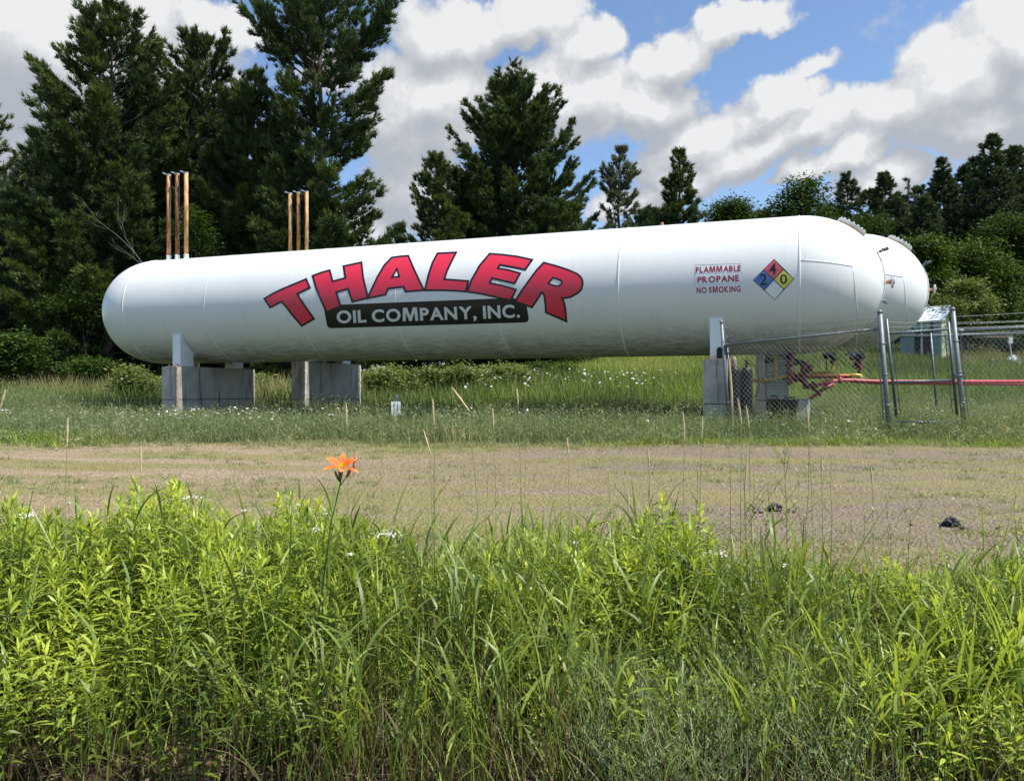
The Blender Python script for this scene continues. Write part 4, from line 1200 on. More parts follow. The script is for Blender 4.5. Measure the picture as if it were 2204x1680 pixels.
valve(c6(1340, 605, 15.75), .082, M_pred, 1.3, (.14, .072), fwd)
valve(c6(1595, 462, 16.2), .048, M_blk, 1.1)
valve(c6(1672, 492, 16.2), .045, M_blk, 1.5)
valve(c6(1912, 470, 15.9), .055, M_blk, 1.1)
valve(c6(1992, 470, 15.95), .058, M_blk, 1.3)
valve(c6(1990, 560, 16.0), .060, M_pred, 1.2, (.12, .068), Vector((-.8, -.6, 0)))
bm = bmesh.new()
for X, w_ in ((1000, 260), (1640, 150), (1950, 200)):
    p = c6(X, 425, 16.1); box(bm, p, (w_ / 4.898 / 1.1393 / FP * 16, .5, .05), RZ)
pm = from_bm('manifold_plate', bm, M_galvd, pw, world=True)

# gas cylinders
def cyl(X, label, cap):
    d = 14.95; g_ = ground_pt((1700 + X / 4.898) / 1.1393, d, .03)
    t = thing('gas_cylinder', label, 'gas cylinder', tuple(g_), 'black gas cylinders behind the fence')
    H_ = 1.36; r = .112
    bm = bmesh.new(); lathe(bm, [(0, r * .92), (.02, r), (H_ - .16, r)] + [(H_ - .16 + .15 * math.sin(q), .03 + (r - .03) * math.cos(q)) for q in np.linspace(.15, 1.5, 8)], (0, 0, 0), Z1, 28)
    from_bm('bottle', bm, M_blk, t, True)
    bm = bmesh.new(); a = [(0, 0, 0)]
    lathe(bm, [(H_ - .135, .098), (H_ - .06, .070), (H_ - .058, .068)], (0, 0, .003), Z1, 28)
    from_bm('paint_mark', bm, M_gauge, t, True)
    bm = bmesh.new()
    if cap:
        lathe(bm, [(H_ - .02, .04), (H_, .045), (H_ + .12, .043), (H_ + .16, .03), (H_ + .17, 0)], (0, 0, 0), Z1, 18); from_bm('valve_cap', bm, M_conct, t, True)
    else:
        lathe(bm, [(H_ - .02, .018), (H_ + .08, .018), (H_ + .082, .03), (H_ + .10, .03), (H_ + .105, 0)], (0, 0, 0), Z1, 14)
        tube(bm, [(0, 0, H_ + .05), (.09, -.02, H_ + .05)], .014, 8); tube(bm, [(-.03, 0, H_ + .10), (.05, 0, H_ + .11)], .012, 8)
        tube(bm, bend([(.09, -.02, H_ + .05), (.20, -.02, H_ - .05), (.24, -.02, H_ - .35), (.16, -.02, H_ - .6)], .1), .008, 6)
        from_bm('valve', bm, M_blk, t, True)
cyl(492, 'black gas cylinder with a brown cap, next to the fence corner post', True)
cyl(640, 'black gas cylinder with an open valve and hose, right of the capped one', False)
# mottled sign board on a frame behind the cylinders
M_board, t_, b_n = mat('mottled_notice_board')
tc = t_.node('ShaderNodeTexCoord')
mp = t_.node('ShaderNodeMapping'); t_.put(mp.inputs[0], tc.outputs['Object']); mp.inputs[3].default_value = (26, 26, 46)
n1 = t_.noise(mp.outputs[0], 1.2, 3, .7)
mp2 = t_.node('ShaderNodeMapping'); t_.put(mp2.inputs[0], tc.outputs['Object']); mp2.inputs[3].default_value = (3, 3, 13)
wv_ = t_.node('ShaderNodeTexWave', bands_direction='Z'); t_.put(wv_.inputs[0], tc.outputs['Object']); wv_.inputs[1].default_value = 4.6
c_ = t_.ramp(n1.outputs['Fac'], [(.35, (.12, .20, .17)), (.47, (.30, .38, .30)), (.55, (.50, .52, .44)), (.68, (.22, .30, .22))])
c_ = t_.mix(t_.maprange(wv_.outputs['Fac'], .90, .97), c_, (.12, .16, .15))
t_.put(b_n.inputs['Base Color'], c_); b_n.inputs['Roughness'].default_value = .7
pA = c6(885, 440, 16.3); pB = c6(1118, 990, 16.3)
t = thing('notice_board', 'tall mottled green and white board standing behind the yellow pipe', 'board', ((pA.x + pB.x) / 2, 16.3, pB.z))
bm = bmesh.new(); box(bm, (0, 0, (pA.z - pB.z) / 2), (pB.x - pA.x, .03, pA.z - pB.z)); from_bm('panel', bm, M_board, t)
for sx_ in (-1, 1):
    bm = bmesh.new(); box(bm, (sx_ * ((pB.x - pA.x) / 2 + .014), 0, (pA.z - pB.z) / 2 - .1), (.026, .045, pA.z - pB.z + .2)); from_bm('upright', bm, M_galv, t)
# black tub and small concrete block in the grass
p = c6(1060, 1060, 15.4); g_ = ground_pt(p.x / 15.4 * FP + 1102, 15.4, 0)
t = thing('plastic_tub', 'black plastic tub with jumbled scraps, in the grass below the board', 'tub', (p.x, 15.4, g_.z))
bm = bmesh.new(); h_ = max(.25, c6(1060, 985, 15.4).z - g_.z)
lathe(bm, [(0, .20), (h_, .27), (h_, .29), (h_ + .02, .29), (h_ + .02, .255), (h_ * .3, .20), (h_ * .3, 0)], (0, 0, 0), Z1, 20); bm.transform(Matrix.Diagonal((1.1, .8, 1, 1)))
from_bm('shell', bm, M_blk, t, True)
bm = bmesh.new()
for k in range(5): box(bm, (random.uniform(-.18, .18), random.uniform(-.1, .1), h_ * .95 + .03 * k), (.22, .05, .02), rot=Matrix.Rotation(random.uniform(0, 3), 4, 'Z') @ Matrix.Rotation(.5, 4, 'X'))
from_bm('scraps', bm, M_galvd, t)
p = c6(1290, 1050, 15.5)
t = thing('concrete_block', 'small concrete footing with a white edge under the sloping red pipe', 'footing', (p.x, 15.5, gzs(p.x, 15.5) - .1))
hh = c6(1290, 970, 15.5).z - t.location.z
bm = bmesh.new(); box(bm, (0, 0, hh / 2), (.20, .3, hh)); bmesh.ops.bevel(bm, geom=bm.edges[:], offset=.01); from_bm('block', bm, M_conc, t)
bm = bmesh.new(); box(bm, (.105, -.15, hh / 2), (.035, .03, hh)); from_bm('worn_lit_arris', bm, M_concl, t)  # sunlit edge painted as a pale strip
# black hose arch on the right saddle
t = thing('black_hatch', 'small black arched cover standing on the pier before the right saddle', 'cover', tuple(T1 + U * 14.72 - NV * 1.27 + Vector((0, 0, PIER_TOP1 - T1.z + .02))), rz=RZ)
bm = bmesh.new(); prof = [(-.055, 0), (.055, 0), (.055, .17)] + [(.055 * math.cos(q), .17 + .055 * math.sin(q)) for q in np.linspace(.2, 2.9, 8)] + [(-.055, .17)]
A = [bm.verts.new((x, -.03, z)) for x, z in prof]; B_ = [bm.verts.new((x, .03, z)) for x, z in prof]
bm.faces.new(A); bm.faces.new(B_[::-1])
for k in range(len(prof)): bm.faces.new((A[k], A[(k + 1) % len(prof)], B_[(k + 1) % len(prof)], B_[k]))
from_bm('shell', bm, M_blk, t)
# stake beside fence corner
p0 = W(1577, 905, 14.3); p1 = W(1569, 772, 14.3)
t = thing('wooden_stake', 'peeling tan stake leaning by the fence corner post', 'stake', tuple(p0))
bm = bmesh.new(); tube(bm, [Vector((0, 0, -.1)), (p1 - p0) * .5 + Vector((.01, 0, 0)), p1 - p0], [.028, .024, .02], 7); from_bm('pole', bm, M_tanwood, t)

# white utility marker in the daisies
p = W(852, 870, 17.5); gx = gzs(p.x, 17.5)
t = thing('meter_box', 'small white box on a grey post in the tall grass right of the rear pier', 'utility box', (p.x, 17.5, gx - .05), rz=.15)
zt = W(852, 864, 17.5).z - gx; zb_ = W(852, 893, 17.5).z - gx; w_ = 20 / FP * 17.5
bm = bmesh.new(); box(bm, (0, 0, (zt + zb_) / 2 + .05), (w_, .12, zt - zb_)); bmesh.ops.bevel(bm, geom=bm.edges[:], offset=.01); from_bm('box', bm, M_white, t)
bm = bmesh.new(); box(bm, (-w_ * .15, -.066, (zt + zb_) / 2 + .05), (.012, .01, (zt - zb_) * .8)); box(bm, (w_ * .2, -.066, (zt + zb_) / 2 + .09), (.012, .01, (zt - zb_) * .5)); from_bm('door_seam', bm, M_galv, t)
bm = bmesh.new(); tube(bm, [(0, .08, 0), (0, .08, zt + .20)], .018, 8); tube(bm, [(.05, .08, 0), (.05, .08, zt + .12)], .012, 8); box(bm, (.03, .06, zt + .17), (.07, .05, .07)); from_bm('post', bm, M_galv, t)

# shed in the meadow
d = 52.0; k_ = d / FP
p = W(1996, 740, d); t = thing('shed', 'small shed with white metal roof and pale yellow end wall beyond the gate', 'shed', (p.x, d, gzs(p.x, d) - .1), rz=-.9)
M_teal = plain('teal_siding', (.20, .30, .30), .6, var=.1); M_cream = plain('pale_yellow_siding', (.62, .64, .40), .6, var=.06)
zt = W(2000, 664, d).z - t.location.z
bm = bmesh.new()
Lx, Ly, Hw, Hr = 2.6, 1.9, zt - .8, zt
for (x0, x1) in ((-Lx / 2, -Lx / 2 + .9), (Lx / 2 - .5, Lx / 2)): box(bm, ((x0 + x1) / 2, -Ly / 2, Hw / 2), (x1 - x0, .08, Hw))
box(bm, (-.0, -Ly / 2, Hw - .35), (Lx - 1.4, .08, .7)); from_bm('front_wall', bm, M_teal, t)
bm = bmesh.new(); box(bm, (0, Ly / 2, Hw / 2), (Lx, .08, Hw)); box(bm, (-Lx / 2 + .04, 0, Hw / 2), (.08, Ly - .1, Hw)); from_bm('back_wall', bm, M_teal, t)
bm = bmesh.new(); box(bm, (Lx / 2 + .002, 0, Hw / 2), (.08, Ly + .1, Hw))
v = [bm.verts.new(q) for q in ((Lx / 2 + .04, -Ly / 2, Hw), (Lx / 2 + .04, Ly / 2, Hw), (Lx / 2 + .04, 0, Hr), (Lx / 2 - .04, -Ly / 2, Hw), (Lx / 2 - .04, Ly / 2, Hw), (Lx / 2 - .04, 0, Hr))]
bm.faces.new(v[:3]); bm.faces.new(v[3:]); bm.faces.new((v[0], v[1], v[4], v[3])); bm.faces.new((v[1], v[2], v[5], v[4])); bm.faces.new((v[2], v[0], v[3], v[5])); from_bm('end_wall', bm, M_cream, t)
bm = bmesh.new()
for sg in (-1, 1):
    an = math.atan2(Hr - Hw, Ly / 2); ln = math.hypot(Hr - Hw, Ly / 2) + .35
    box(bm, (0, sg * (Ly / 4 + .1), (Hw + Hr) / 2 - .02), (Lx + .5, ln, .07), rot=Matrix.Rotation(-sg * an, 4, 'X'))
from_bm('roof', bm, M_white, t)
bm = bmesh.new(); box(bm, (.1, -Ly / 2 - .06, Hw / 2), (.09, .09, Hw)); from_bm('post', bm, M_seam, t)
bm = bmesh.new(); box(bm, (-.1, -.1, .9), (1.2, .8, 1.2)); box(bm, (-.1, -.15, 1.55), (1.0, .6, .08)); from_bm('stored_boxes', bm, plain('dark_brown_boards', (.05, .03, .03), .8), t)

# rusty flat trailer and grey tarp far back in the meadow
d = 44.0; p = W(2140, 724, d)
t = thing('rusty_trailer', 'small rusty flatbed half hidden in tall meadow grass behind the fence', 'trailer', (p.x, d, gzs(p.x, d)), rz=.1)
zz = p.z - t.location.z
bm = bmesh.new(); box(bm, (-.1, 0, zz), (1.6, 1.0, .14)); box(bm, (-.1, -.5, zz + .09), (1.6, .05, .05)); from_bm('bed', bm, M_conct, t)
for sx_ in (-.5, .4):
    bm = bmesh.new(); lathe(bm, [(-.08, .2), (-.08, .3), (.08, .3), (.08, .2), (.05, .1), (-.05, .1)], (sx_, -.52, .3), (0, 1, 0), 20); from_bm('wheel', bm, M_blk, t, True)
bm = bmesh.new(); tube(bm, [(.62, -.3, zz), (.85, -.35, .3), (1.0, -.4, .1)], .035, 6); box(bm, (.55, -.52, zz - .25), (.25, .1, .35)); from_bm('drawbar', bm, M_gauge, t)
p = W(2178, 738, d)
t = thing('grey_tarp_heap', 'grey tarp heap in the meadow right of the rusty flatbed', 'tarp', (p.x, d, gzs(p.x, d)))
bm = bmesh.new(); bmesh.ops.create_icosphere(bm, subdivisions=3, radius=1)
for v in bm.verts:
    v.co *= 1 + .16 * math.sin(v.co.x * 7 + v.co.y * 5) * math.cos(v.co.z * 6); v.co = Vector((v.co.x * .45, v.co.y * .4, max(v.co.z, -.1) * .75))
from_bm('sheet', bm, plain('faded_tarp', (.30, .34, .38), .6, var=.2), t, True)

# lumps of broken black asphalt on the track
def chunk(px, py, d, s, label, seed):
    p = ground_pt(px, d, .0); r_ = random.Random(seed)
    t = thing('asphalt_lump', label, 'rubble', tuple(p), 'black lumps on the track')
    for k in range(22):
        q = (0, 0) if k == 0 else (r_.gauss(0, .16), r_.gauss(0, .10))
        ss = s * (1 if k == 0 else r_.uniform(.08, .34))
        bm = bmesh.new(); bmesh.ops.create_icosphere(bm, subdivisions=3 if k == 0 else 2, radius=1)
        a, b_ = r_.uniform(1, 4), r_.uniform(1, 4)
        for v in bm.verts:
            f_ = 1 + .28 * math.sin(v.co.x * 4 * a) * math.cos(v.co.y * 3 * b_ + v.co.z * 5) + r_.uniform(-.10, .10)
            v.co = Vector((v.co.x * 1.15 * f_, v.co.y * .8 * f_, v.co.z * (.95 if k == 0 else .6) * f_)) * ss
        bm.transform(Matrix.Translation((q[0], q[1], ss * .45 + .02)))
        from_bm('fragment', bm, M_tar, t)
M_tar = plain('broken_asphalt', (.022, .022, .026), .55, var=.7, scale=22, spec=.5, bump=.8)
chunk(1668, 1092, 6.6, .045, 'low black asphalt lump on the track left of the tall weed stems', 2)
chunk(2047, 1133, 6.1, .050, 'taller black asphalt lump on the track at the right among scattered crumbs', 5)

# ------------------------------------------------------------------ grasses, weeds and flowers
rng = np.random.default_rng(2024)
def nf(x, y, s=1.0, ph=0.0):
    """cheap smooth patchiness, roughly -1..1"""
    x = x * s; y = y * s
    return (np.sin(x * 1.3 + ph + 1.1 * np.sin(y * .9 + ph)) + np.sin(y * 1.7 - .6 * x + 2 * ph) + .6 * np.sin(2.9 * x + 2.3 * y + ph) + .5 * np.sin(5.1 * x - 3.7 * y)) / 2.4
M_field = leafmat('field_weeds', [(0, (.075, .105, .058)), (.35, (.150, .200, .100)), (.6, (.215, .270, .130)), (.8, (.31, .34, .18)), (1, (.46, .40, .27))], .42, .6, 1.15, .25)
M_mead = leafmat('meadow_grass', [(0, (.07, .105, .03)), (.35, (.14, .20, .05)), (.6, (.22, .31, .06)), (.8, (.33, .40, .09)), (1, (.42, .33, .19))], .38, .6, 1.15, .25)
M_straw = leafmat('dry_mown_grass', [(0, (.13, .16, .04)), (.4, (.22, .235, .07)), (.7, (.36, .31, .17)), (1, (.44, .36, .25))], .25, .7, 1.1, .2)
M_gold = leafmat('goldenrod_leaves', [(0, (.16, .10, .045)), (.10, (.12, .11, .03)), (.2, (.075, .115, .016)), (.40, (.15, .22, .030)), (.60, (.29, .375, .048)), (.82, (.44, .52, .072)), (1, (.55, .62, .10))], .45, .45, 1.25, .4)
M_reed = leafmat('broad_grass_blades', [(0, (.24, .17, .09)), (.10, (.13, .13, .045)), (.22, (.085, .130, .028)), (.45, (.20, .275, .055)), (.75, (.36, .45, .09)), (1, (.52, .59, .14))], .46, .42, 1.2, .45)
M_stem = leafmat('weed_stems', [(0, (.10, .055, .03)), (.4, (.09, .085, .03)), (.7, (.10, .14, .035)), (1, (.20, .24, .07))], .0, .55, 1, .4)
M_dead = leafmat('dead_litter', [(0, (.035, .022, .014)), (.5, (.11, .070, .042)), (.8, (.24, .17, .10)), (1, (.42, .34, .24))], .15, .7, 1, .2)
M_feath = leafmat('feathery_grey_weed', [(0, (.09, .13, .04)), (.5, (.22, .29, .11)), (1, (.40, .47, .24))], .3, .6, 1.1, .25)
M_petw = leafmat('white_petals', [(0, (.60, .62, .58)), (1, (.82, .83, .80))], .25, .6, 1.0, .2)

def scatter(n, y0, y1, margin=1.0, k=.67):
    """points in the wedge the view can see, uniform over the ground"""
    m = int(n * 1.02) + 8
    u = rng.uniform(0, 1, m); y = np.sqrt(y0 * y0 + (y1 * y1 - y0 * y0) * u)
    x = rng.uniform(-1, 1, m) * (k * y + margin)
    return x[:n], y[:n]

# field weeds round the tanks
a = Acc()
x, y = scatter(150000, 11.7, 23.0, 1.2)
front = smooth01((y - 11.7) / 1.2)
edge_n = nf(x, y * 0, .8, .4) * .38 + nf(x, y * 0, 3.3, .4) * .20
keep = (y > 12.05 + edge_n) & (rng.uniform(size=len(x)) > .10); x, y, front = x[keep], y[keep], front[keep]
N = len(x); z = gz(x, y)
pat = nf(x, y, .55, 1.0); pat2 = nf(x, y, 1.7, 2.0)
h = (.20 + .26 * front) * (1 - .30 * smooth01((y - 13.6) / 1.6) + .45 * smooth01((y - 19.5) / 2)) * (1 + .34 * pat + .30 * pat2) * rng.uniform(.55, 1.35, N)
h *= 1 + .25 * smooth01((x - 4) / 4) * smooth01((y - 12.4) / .6)
left = smooth01((-x - 6) / 6)
h *= 1 + .45 * left * (y > 15)
r = .40 + .20 * pat2 + .12 * pat + rng.normal(0, .15, N) + .22 * (1 - front)
grn = np.exp(-(((x + 10.0) / 1.3) ** 2 + ((y - 13.6) / .8) ** 2)); r = r + .0 * grn
strips(a, np.stack([x, y, z - .02], 1), rng.uniform(0, 6.28, N), rng.uniform(.0, .7, N), rng.uniform(-.4, 1.2, N), h, rng.uniform(.005, .011, N), 2, [1, .8, .12], rng.normal(0, .6, N), r, .06)
# little side leaves give the weeds their fuzz
sel = rng.integers(0, N, 210000)
hz = z[sel] + h[sel] * rng.uniform(.25, .95, len(sel))
P_ = np.stack([x[sel] + rng.normal(0, .03, len(sel)), y[sel] + rng.normal(0, .03, len(sel)), hz], 1)
strips(a, P_, rng.uniform(0, 6.28, len(sel)), rng.uniform(.5, 1.5, len(sel)), rng.uniform(0, .6, len(sel)), rng.uniform(.03, .08, len(sel)), rng.uniform(.010, .022, len(sel)), 1, [1, .15], rng.normal(0, .6, len(sel)), r[sel] + .08)
tag(a.build('field_weeds', M_field), 'fuzzy grey green weeds filling the ground round the piers', 'weeds', kind='stuff')

# brighter low patches in the field (left edge and right of the gate line)
a = Acc()
for cx, cy, rx, ry, n_, hh in ((-7.6, 12.6, 1.0, .5, 2600, .24), (-6.9, 12.3, .7, .4, 1500, .18), (4.6, 12.0, 2.2, .22, 3000, .12), (8.3, 12.0, 1.6, .3, 2500, .12), (2.4, 12.2, 1.0, .2, 1000, .10), (-10.5, 16.0, 1.4, 1.0, 2000, .35)):
    x = cx + rng.normal(0, 1, n_) * rx * .6; y = cy + rng.normal(0, 1, n_) * ry * .6
    strips(a, np.stack([x, y, gz(x, y)], 1), rng.uniform(0, 6.28, n_), rng.uniform(.1, .9, n_), rng.uniform(0, .8, n_), hh * rng.uniform(.5, 1.4, n_), .014, 2, [1, .9, .1], rng.normal(0, .6, n_), rng.normal(.62, .12, n_))
tag(a.build('bright_weed_patches', M_mead), 'lighter green low weed patches along the far track edge', 'weeds', kind='stuff')

# meadow behind
a = Acc()
x, y = scatter(200000, 20.8, 74, 2.0)
N = len(x); z = gz(x, y)
pat = nf(x, y, .16, .3); pat2 = nf(x, y, .6, 2.2)
leftf = smooth01((-x / y - .12) / .18)
h = rng.uniform(.45, .95, N) * (1 + .25 * pat2) * (1 + .30 * leftf) * (.8 + .2 * np.clip(y / 50, 0, 1)) * (.55 + .45 * smooth01((y - 20.5) / 4))
u = x / y
bright = np.exp(-((u - .19) / .10) ** 2) * smooth01((y - 36) / 6)
r = .28 + .16 * pat + .12 * pat2 + rng.normal(0, .12, N) + .40 * bright
seedy = (leftf > .3) & (y > 28) & (rng.uniform(size=N) < .45)
seedy |= (u > .56) & (y > 42) & (rng.uniform(size=N) < .35)
seedy |= (rng.uniform(size=N) < .04)
r = np.where(seedy, rng.uniform(.86, 1.0, N), r); h = np.where(seedy, h * 1.12, h)
strips(a, np.stack([x, y, z - .03], 1), rng.uniform(0, 6.28, N), rng.uniform(.0, .35, N), rng.uniform(.1, .7, N), h, rng.uniform(.018, .034, N) * (y / 35) ** .6, 2, [1, .85, .15], rng.normal(0, .6, N), r, .08)
tag(a.build('meadow_grass', M_mead), 'tall seeding meadow grass rising behind the tanks', 'grass', kind='stuff')

# mown dry grass on the track
a = Acc()
x, y = scatter(240000, 4.9, 12.1, .6)
N0 = len(x)
m_ = .62 - .22 * smooth01((x - 1) / 4) * smooth01((10.5 - y) / 2) + .30 * nf(x * .22, y * 1.3, 1.5, .9) + .22 * nf(x, y, 1.4, 3.1) + .15 * smooth01((6.2 - y) / 1.2) + .25 * smooth01((y - 11.2) / .8)
m_ -= .30 * np.exp(-((y - 10.1) / .45) ** 2) * smooth01((-x - .5) / 4) + .30 * np.exp(-((y - 8.6) / .35) ** 2) * smooth01((-x - 3) / 3) + .20 * np.exp(-((y - 8.6) / .7) ** 2) * smooth01((x - 2.5) / 2)
keep = rng.uniform(size=N0) < np.clip(m_, .04, .95); x, y = x[keep], y[keep]; N = len(x)
h = rng.uniform(.02, .06, N) * (1 + .8 * smooth01((6.3 - y) / 1.2) + .8 * smooth01((y - 11.3) / .7))
r = .58 + .30 * nf(x * .4, y, 1.3, 5) + rng.normal(0, .16, N) + .12 * smooth01((x - 0) / 5)
strips(a, np.stack([x, y, gz(x, y) + .008], 1), rng.uniform(0, 6.28, N), rng.uniform(.6, 1.5, N), rng.uniform(0, .5, N), h, rng.uniform(.004, .009, N), 1, [1, .2], rng.normal(0, .6, N), r)
tag(a.build('mown_track_grass', M_straw), 'sparse dry mown grass over the gravel track', 'grass', kind='stuff')
# ragged tufts along both edges and in patches on the track
a = Acc()
nt_ = 4200; tx, ty = scatter(nt_, 4.9, 12.2, .6)
w_ = .02 + .55 * np.exp(-((ty - 11.9) / .45) ** 2) + .45 * np.exp(-((ty - 5.3) / .8) ** 2) + .30 * (nf(tx * .5, ty, 1.3, 4) > .15)
k_ = rng.uniform(size=nt_) < w_; tx, ty = tx[k_], ty[k_]; m2 = 26; i = np.repeat(np.arange(len(tx)), m2); n = len(i)
x = tx[i] + rng.normal(0, .05, n); y = ty[i] + rng.normal(0, .04, n); hh_ = rng.uniform(.03, .085, len(tx))[i] * (1 + .8 * (ty[i] > 11.5))
strips(a, np.stack([x, y, gz(x, y) + .01], 1), rng.uniform(0, 6.28, n), rng.uniform(.1, .9, n), rng.uniform(0, .9, n), hh_ * rng.uniform(.5, 1.2, n), rng.uniform(.004, .009, n), 2, [1, .8, .1], rng.normal(0, .6, n), rng.normal(.72, .12, len(tx))[i] + rng.normal(0, .1, n))
tag(a.build('track_tufts', M_field), 'ragged green tufts growing out of the track and its edges', 'grass', kind='stuff')
# loose stones
a = Acc()
n_ = 22000; x, y = scatter(n_, 4.9, 11.8, .5); k_ = rng.uniform(size=n_) < .35 + .65 * smooth01((x + 1) / 3); x, y = x[k_], y[k_]; n_ = len(x)
s_ = rng.uniform(.004, .011, n_) * (1 + (rng.uniform(size=n_) < .04) * .8)
base = np.array([[1, 0, 0], [.2, .9, 0], [-.8, .5, 0], [-.7, -.6, 0], [.4, -.9, 0], [.1, .1, .8]])
v = base[None] * s_[:, None, None] * rng.uniform(.7, 1.3, (n_, 6, 1)); q = rng.uniform(0, 6.28, n_)
vx = v[..., 0] * np.cos(q)[:, None] - v[..., 1] * np.sin(q)[:, None]; vy = v[..., 0] * np.sin(q)[:, None] + v[..., 1] * np.cos(q)[:, None]
V = np.stack([vx + x[:, None], vy + y[:, None], v[..., 2] + (gz(x, y) + .018)[:, None]], -1)
f = np.array([[0, 1, 5], [1, 2, 5], [2, 3, 5], [3, 4, 5], [4, 0, 5]]); a.add(V, f3=(np.arange(n_) * 6)[:, None, None] + f[None], r=np.repeat(rng.uniform(0, 1, n_), 6))
tag(a.build('track_gravel', leafmat('gravel_stones', [(0, (.08, .06, .05)), (.5, (.20, .155, .12)), (1, (.36, .31, .26))], 0, .9, 1, .2)), 'loose gravel stones on the track', 'gravel', kind='stuff')

# daisies and fleabane in the field
def discs(acc, P_, rad, r=None):
    n = len(P_); k = 6; q = np.arange(k) * 2 * np.pi / k
    ax = rng.normal(0, .35, (n, 2))
    ring = np.stack([np.cos(q), np.sin(q)], 1)[None] * np.asarray(rad).reshape(-1, 1, 1)
    v = np.zeros((n, k + 1, 3)); v[:, :k, 0] = ring[..., 0]; v[:, :k, 1] = ring[..., 1]; v[:, :k, 2] = ring[..., 0] * ax[:, :1] + ring[..., 1] * ax[:, 1:]
    v[:, k, 2] = np.asarray(rad) * .35
    v += P_[:, None]
    f = np.array([[i, (i + 1) % k, k] for i in range(k)])
    acc.add(v, f3=(np.arange(n) * (k + 1))[:, None, None] + f[None], r=rng.uniform(0, 1, n * (k + 1)))
a = Acc()
sets = [(-7.6, 16.8, 1.0, .8, 26), (-6.9, 16.2, 1.6, .8, 46), (-4.6, 16.4, 1.2, .7, 34), (-3.4, 15.8, 1.3, .8, 26), (-2.2, 16.5, 1.6, 1.0, 14), (-10.3, 15.5, .5, .4, 34), (-9.6, 14.6, .5, .4, 18),
        (1.5, 16.0, 3.2, 1.6, 26), (3.2, 14.0, 2, 1, 10), (6.0, 13.6, 1.4, .7, 14), (8.6, 15.6, 1.8, 1.0, 30), (10.0, 15, 1.6, 1, 22), (5.4, 12.8, .8, .5, 8)]
for cx, cy, rx, ry, n_ in sets:
    n_ = int(n_ * 1.7)
    x = cx + rng.normal(0, rx * .6, n_); y = cy + rng.normal(0, ry * .6, n_); z = gz(x, y)
    hh = rng.uniform(.28, .52, n_) * np.where(y < 14.6, .7, 1)
    P_ = np.stack([x, y, z + hh], 1); discs(a, P_, rng.uniform(.014, .028, n_))
x, y = scatter(900, 27, 36, 1); k_ = (x / y > -.06) & (x / y < .22) & (rng.uniform(size=900) < .55); x, y = x[k_], y[k_]
discs(a, np.stack([x, y, gz(x, y) + rng.uniform(.6, .95, len(x))], 1), rng.uniform(.03, .055, len(x)))
tag(a.build('field_daisies', M_petw), 'white daisies dotted through the field weeds', 'flowers', kind='stuff')
a = Acc(); sa = []
x, y = scatter(1400, 12.3, 22, 1); z = gz(x, y); hh = rng.uniform(.35, .75, len(x)); dx = rng.normal(0, .06, (len(x), 2))
prisms(a, np.stack([x, y, z], 1), np.stack([x + dx[:, 0], y + dx[:, 1], z + hh], 1), .003, .002, 3, rng.uniform(.5, 1, len(x)))
tag(a.build('field_stalks', M_field), 'thin pale seed stalks standing over the field weeds', 'stalks', kind='stuff')

# ------------------------------------------------------------------ foreground thicket
TOPX = [-400, 0, 120, 200, 290, 370, 450, 520, 600, 700, 780, 900, 1000, 1060, 1200, 1300, 1380, 1450, 1530, 1600, 1700, 1800, 1900, 2000, 2100, 2204, 2600]
TOPY = [1050, 1055, 1085, 1100, 1055, 1040, 1085, 1095, 1072, 1090, 1120, 1160, 1150, 1150, 1135, 1140, 1098, 1085, 1165, 1200, 1180, 1220, 1225, 1235, 1240, 1190, 1190]
def topz(x, y):
    px_ = 1102 + FP * x / y
    return EYE - (np.interp(px_, TOPX, TOPY) - 843) / FP * y
def room(x, y):
    return (topz(x, y) - gz(x, y)) * (.90 + .13 * np.clip(nf(x, y, 4.2, .8), -1, 1)) * (np.interp(y, [2.75, 3.1, 3.6, 4.1], [.38, .50, .80, 1.0]) + .25 * np.clip(nf(x, y, 1.6, 2.6), 0, 1) * (y < 3.9))

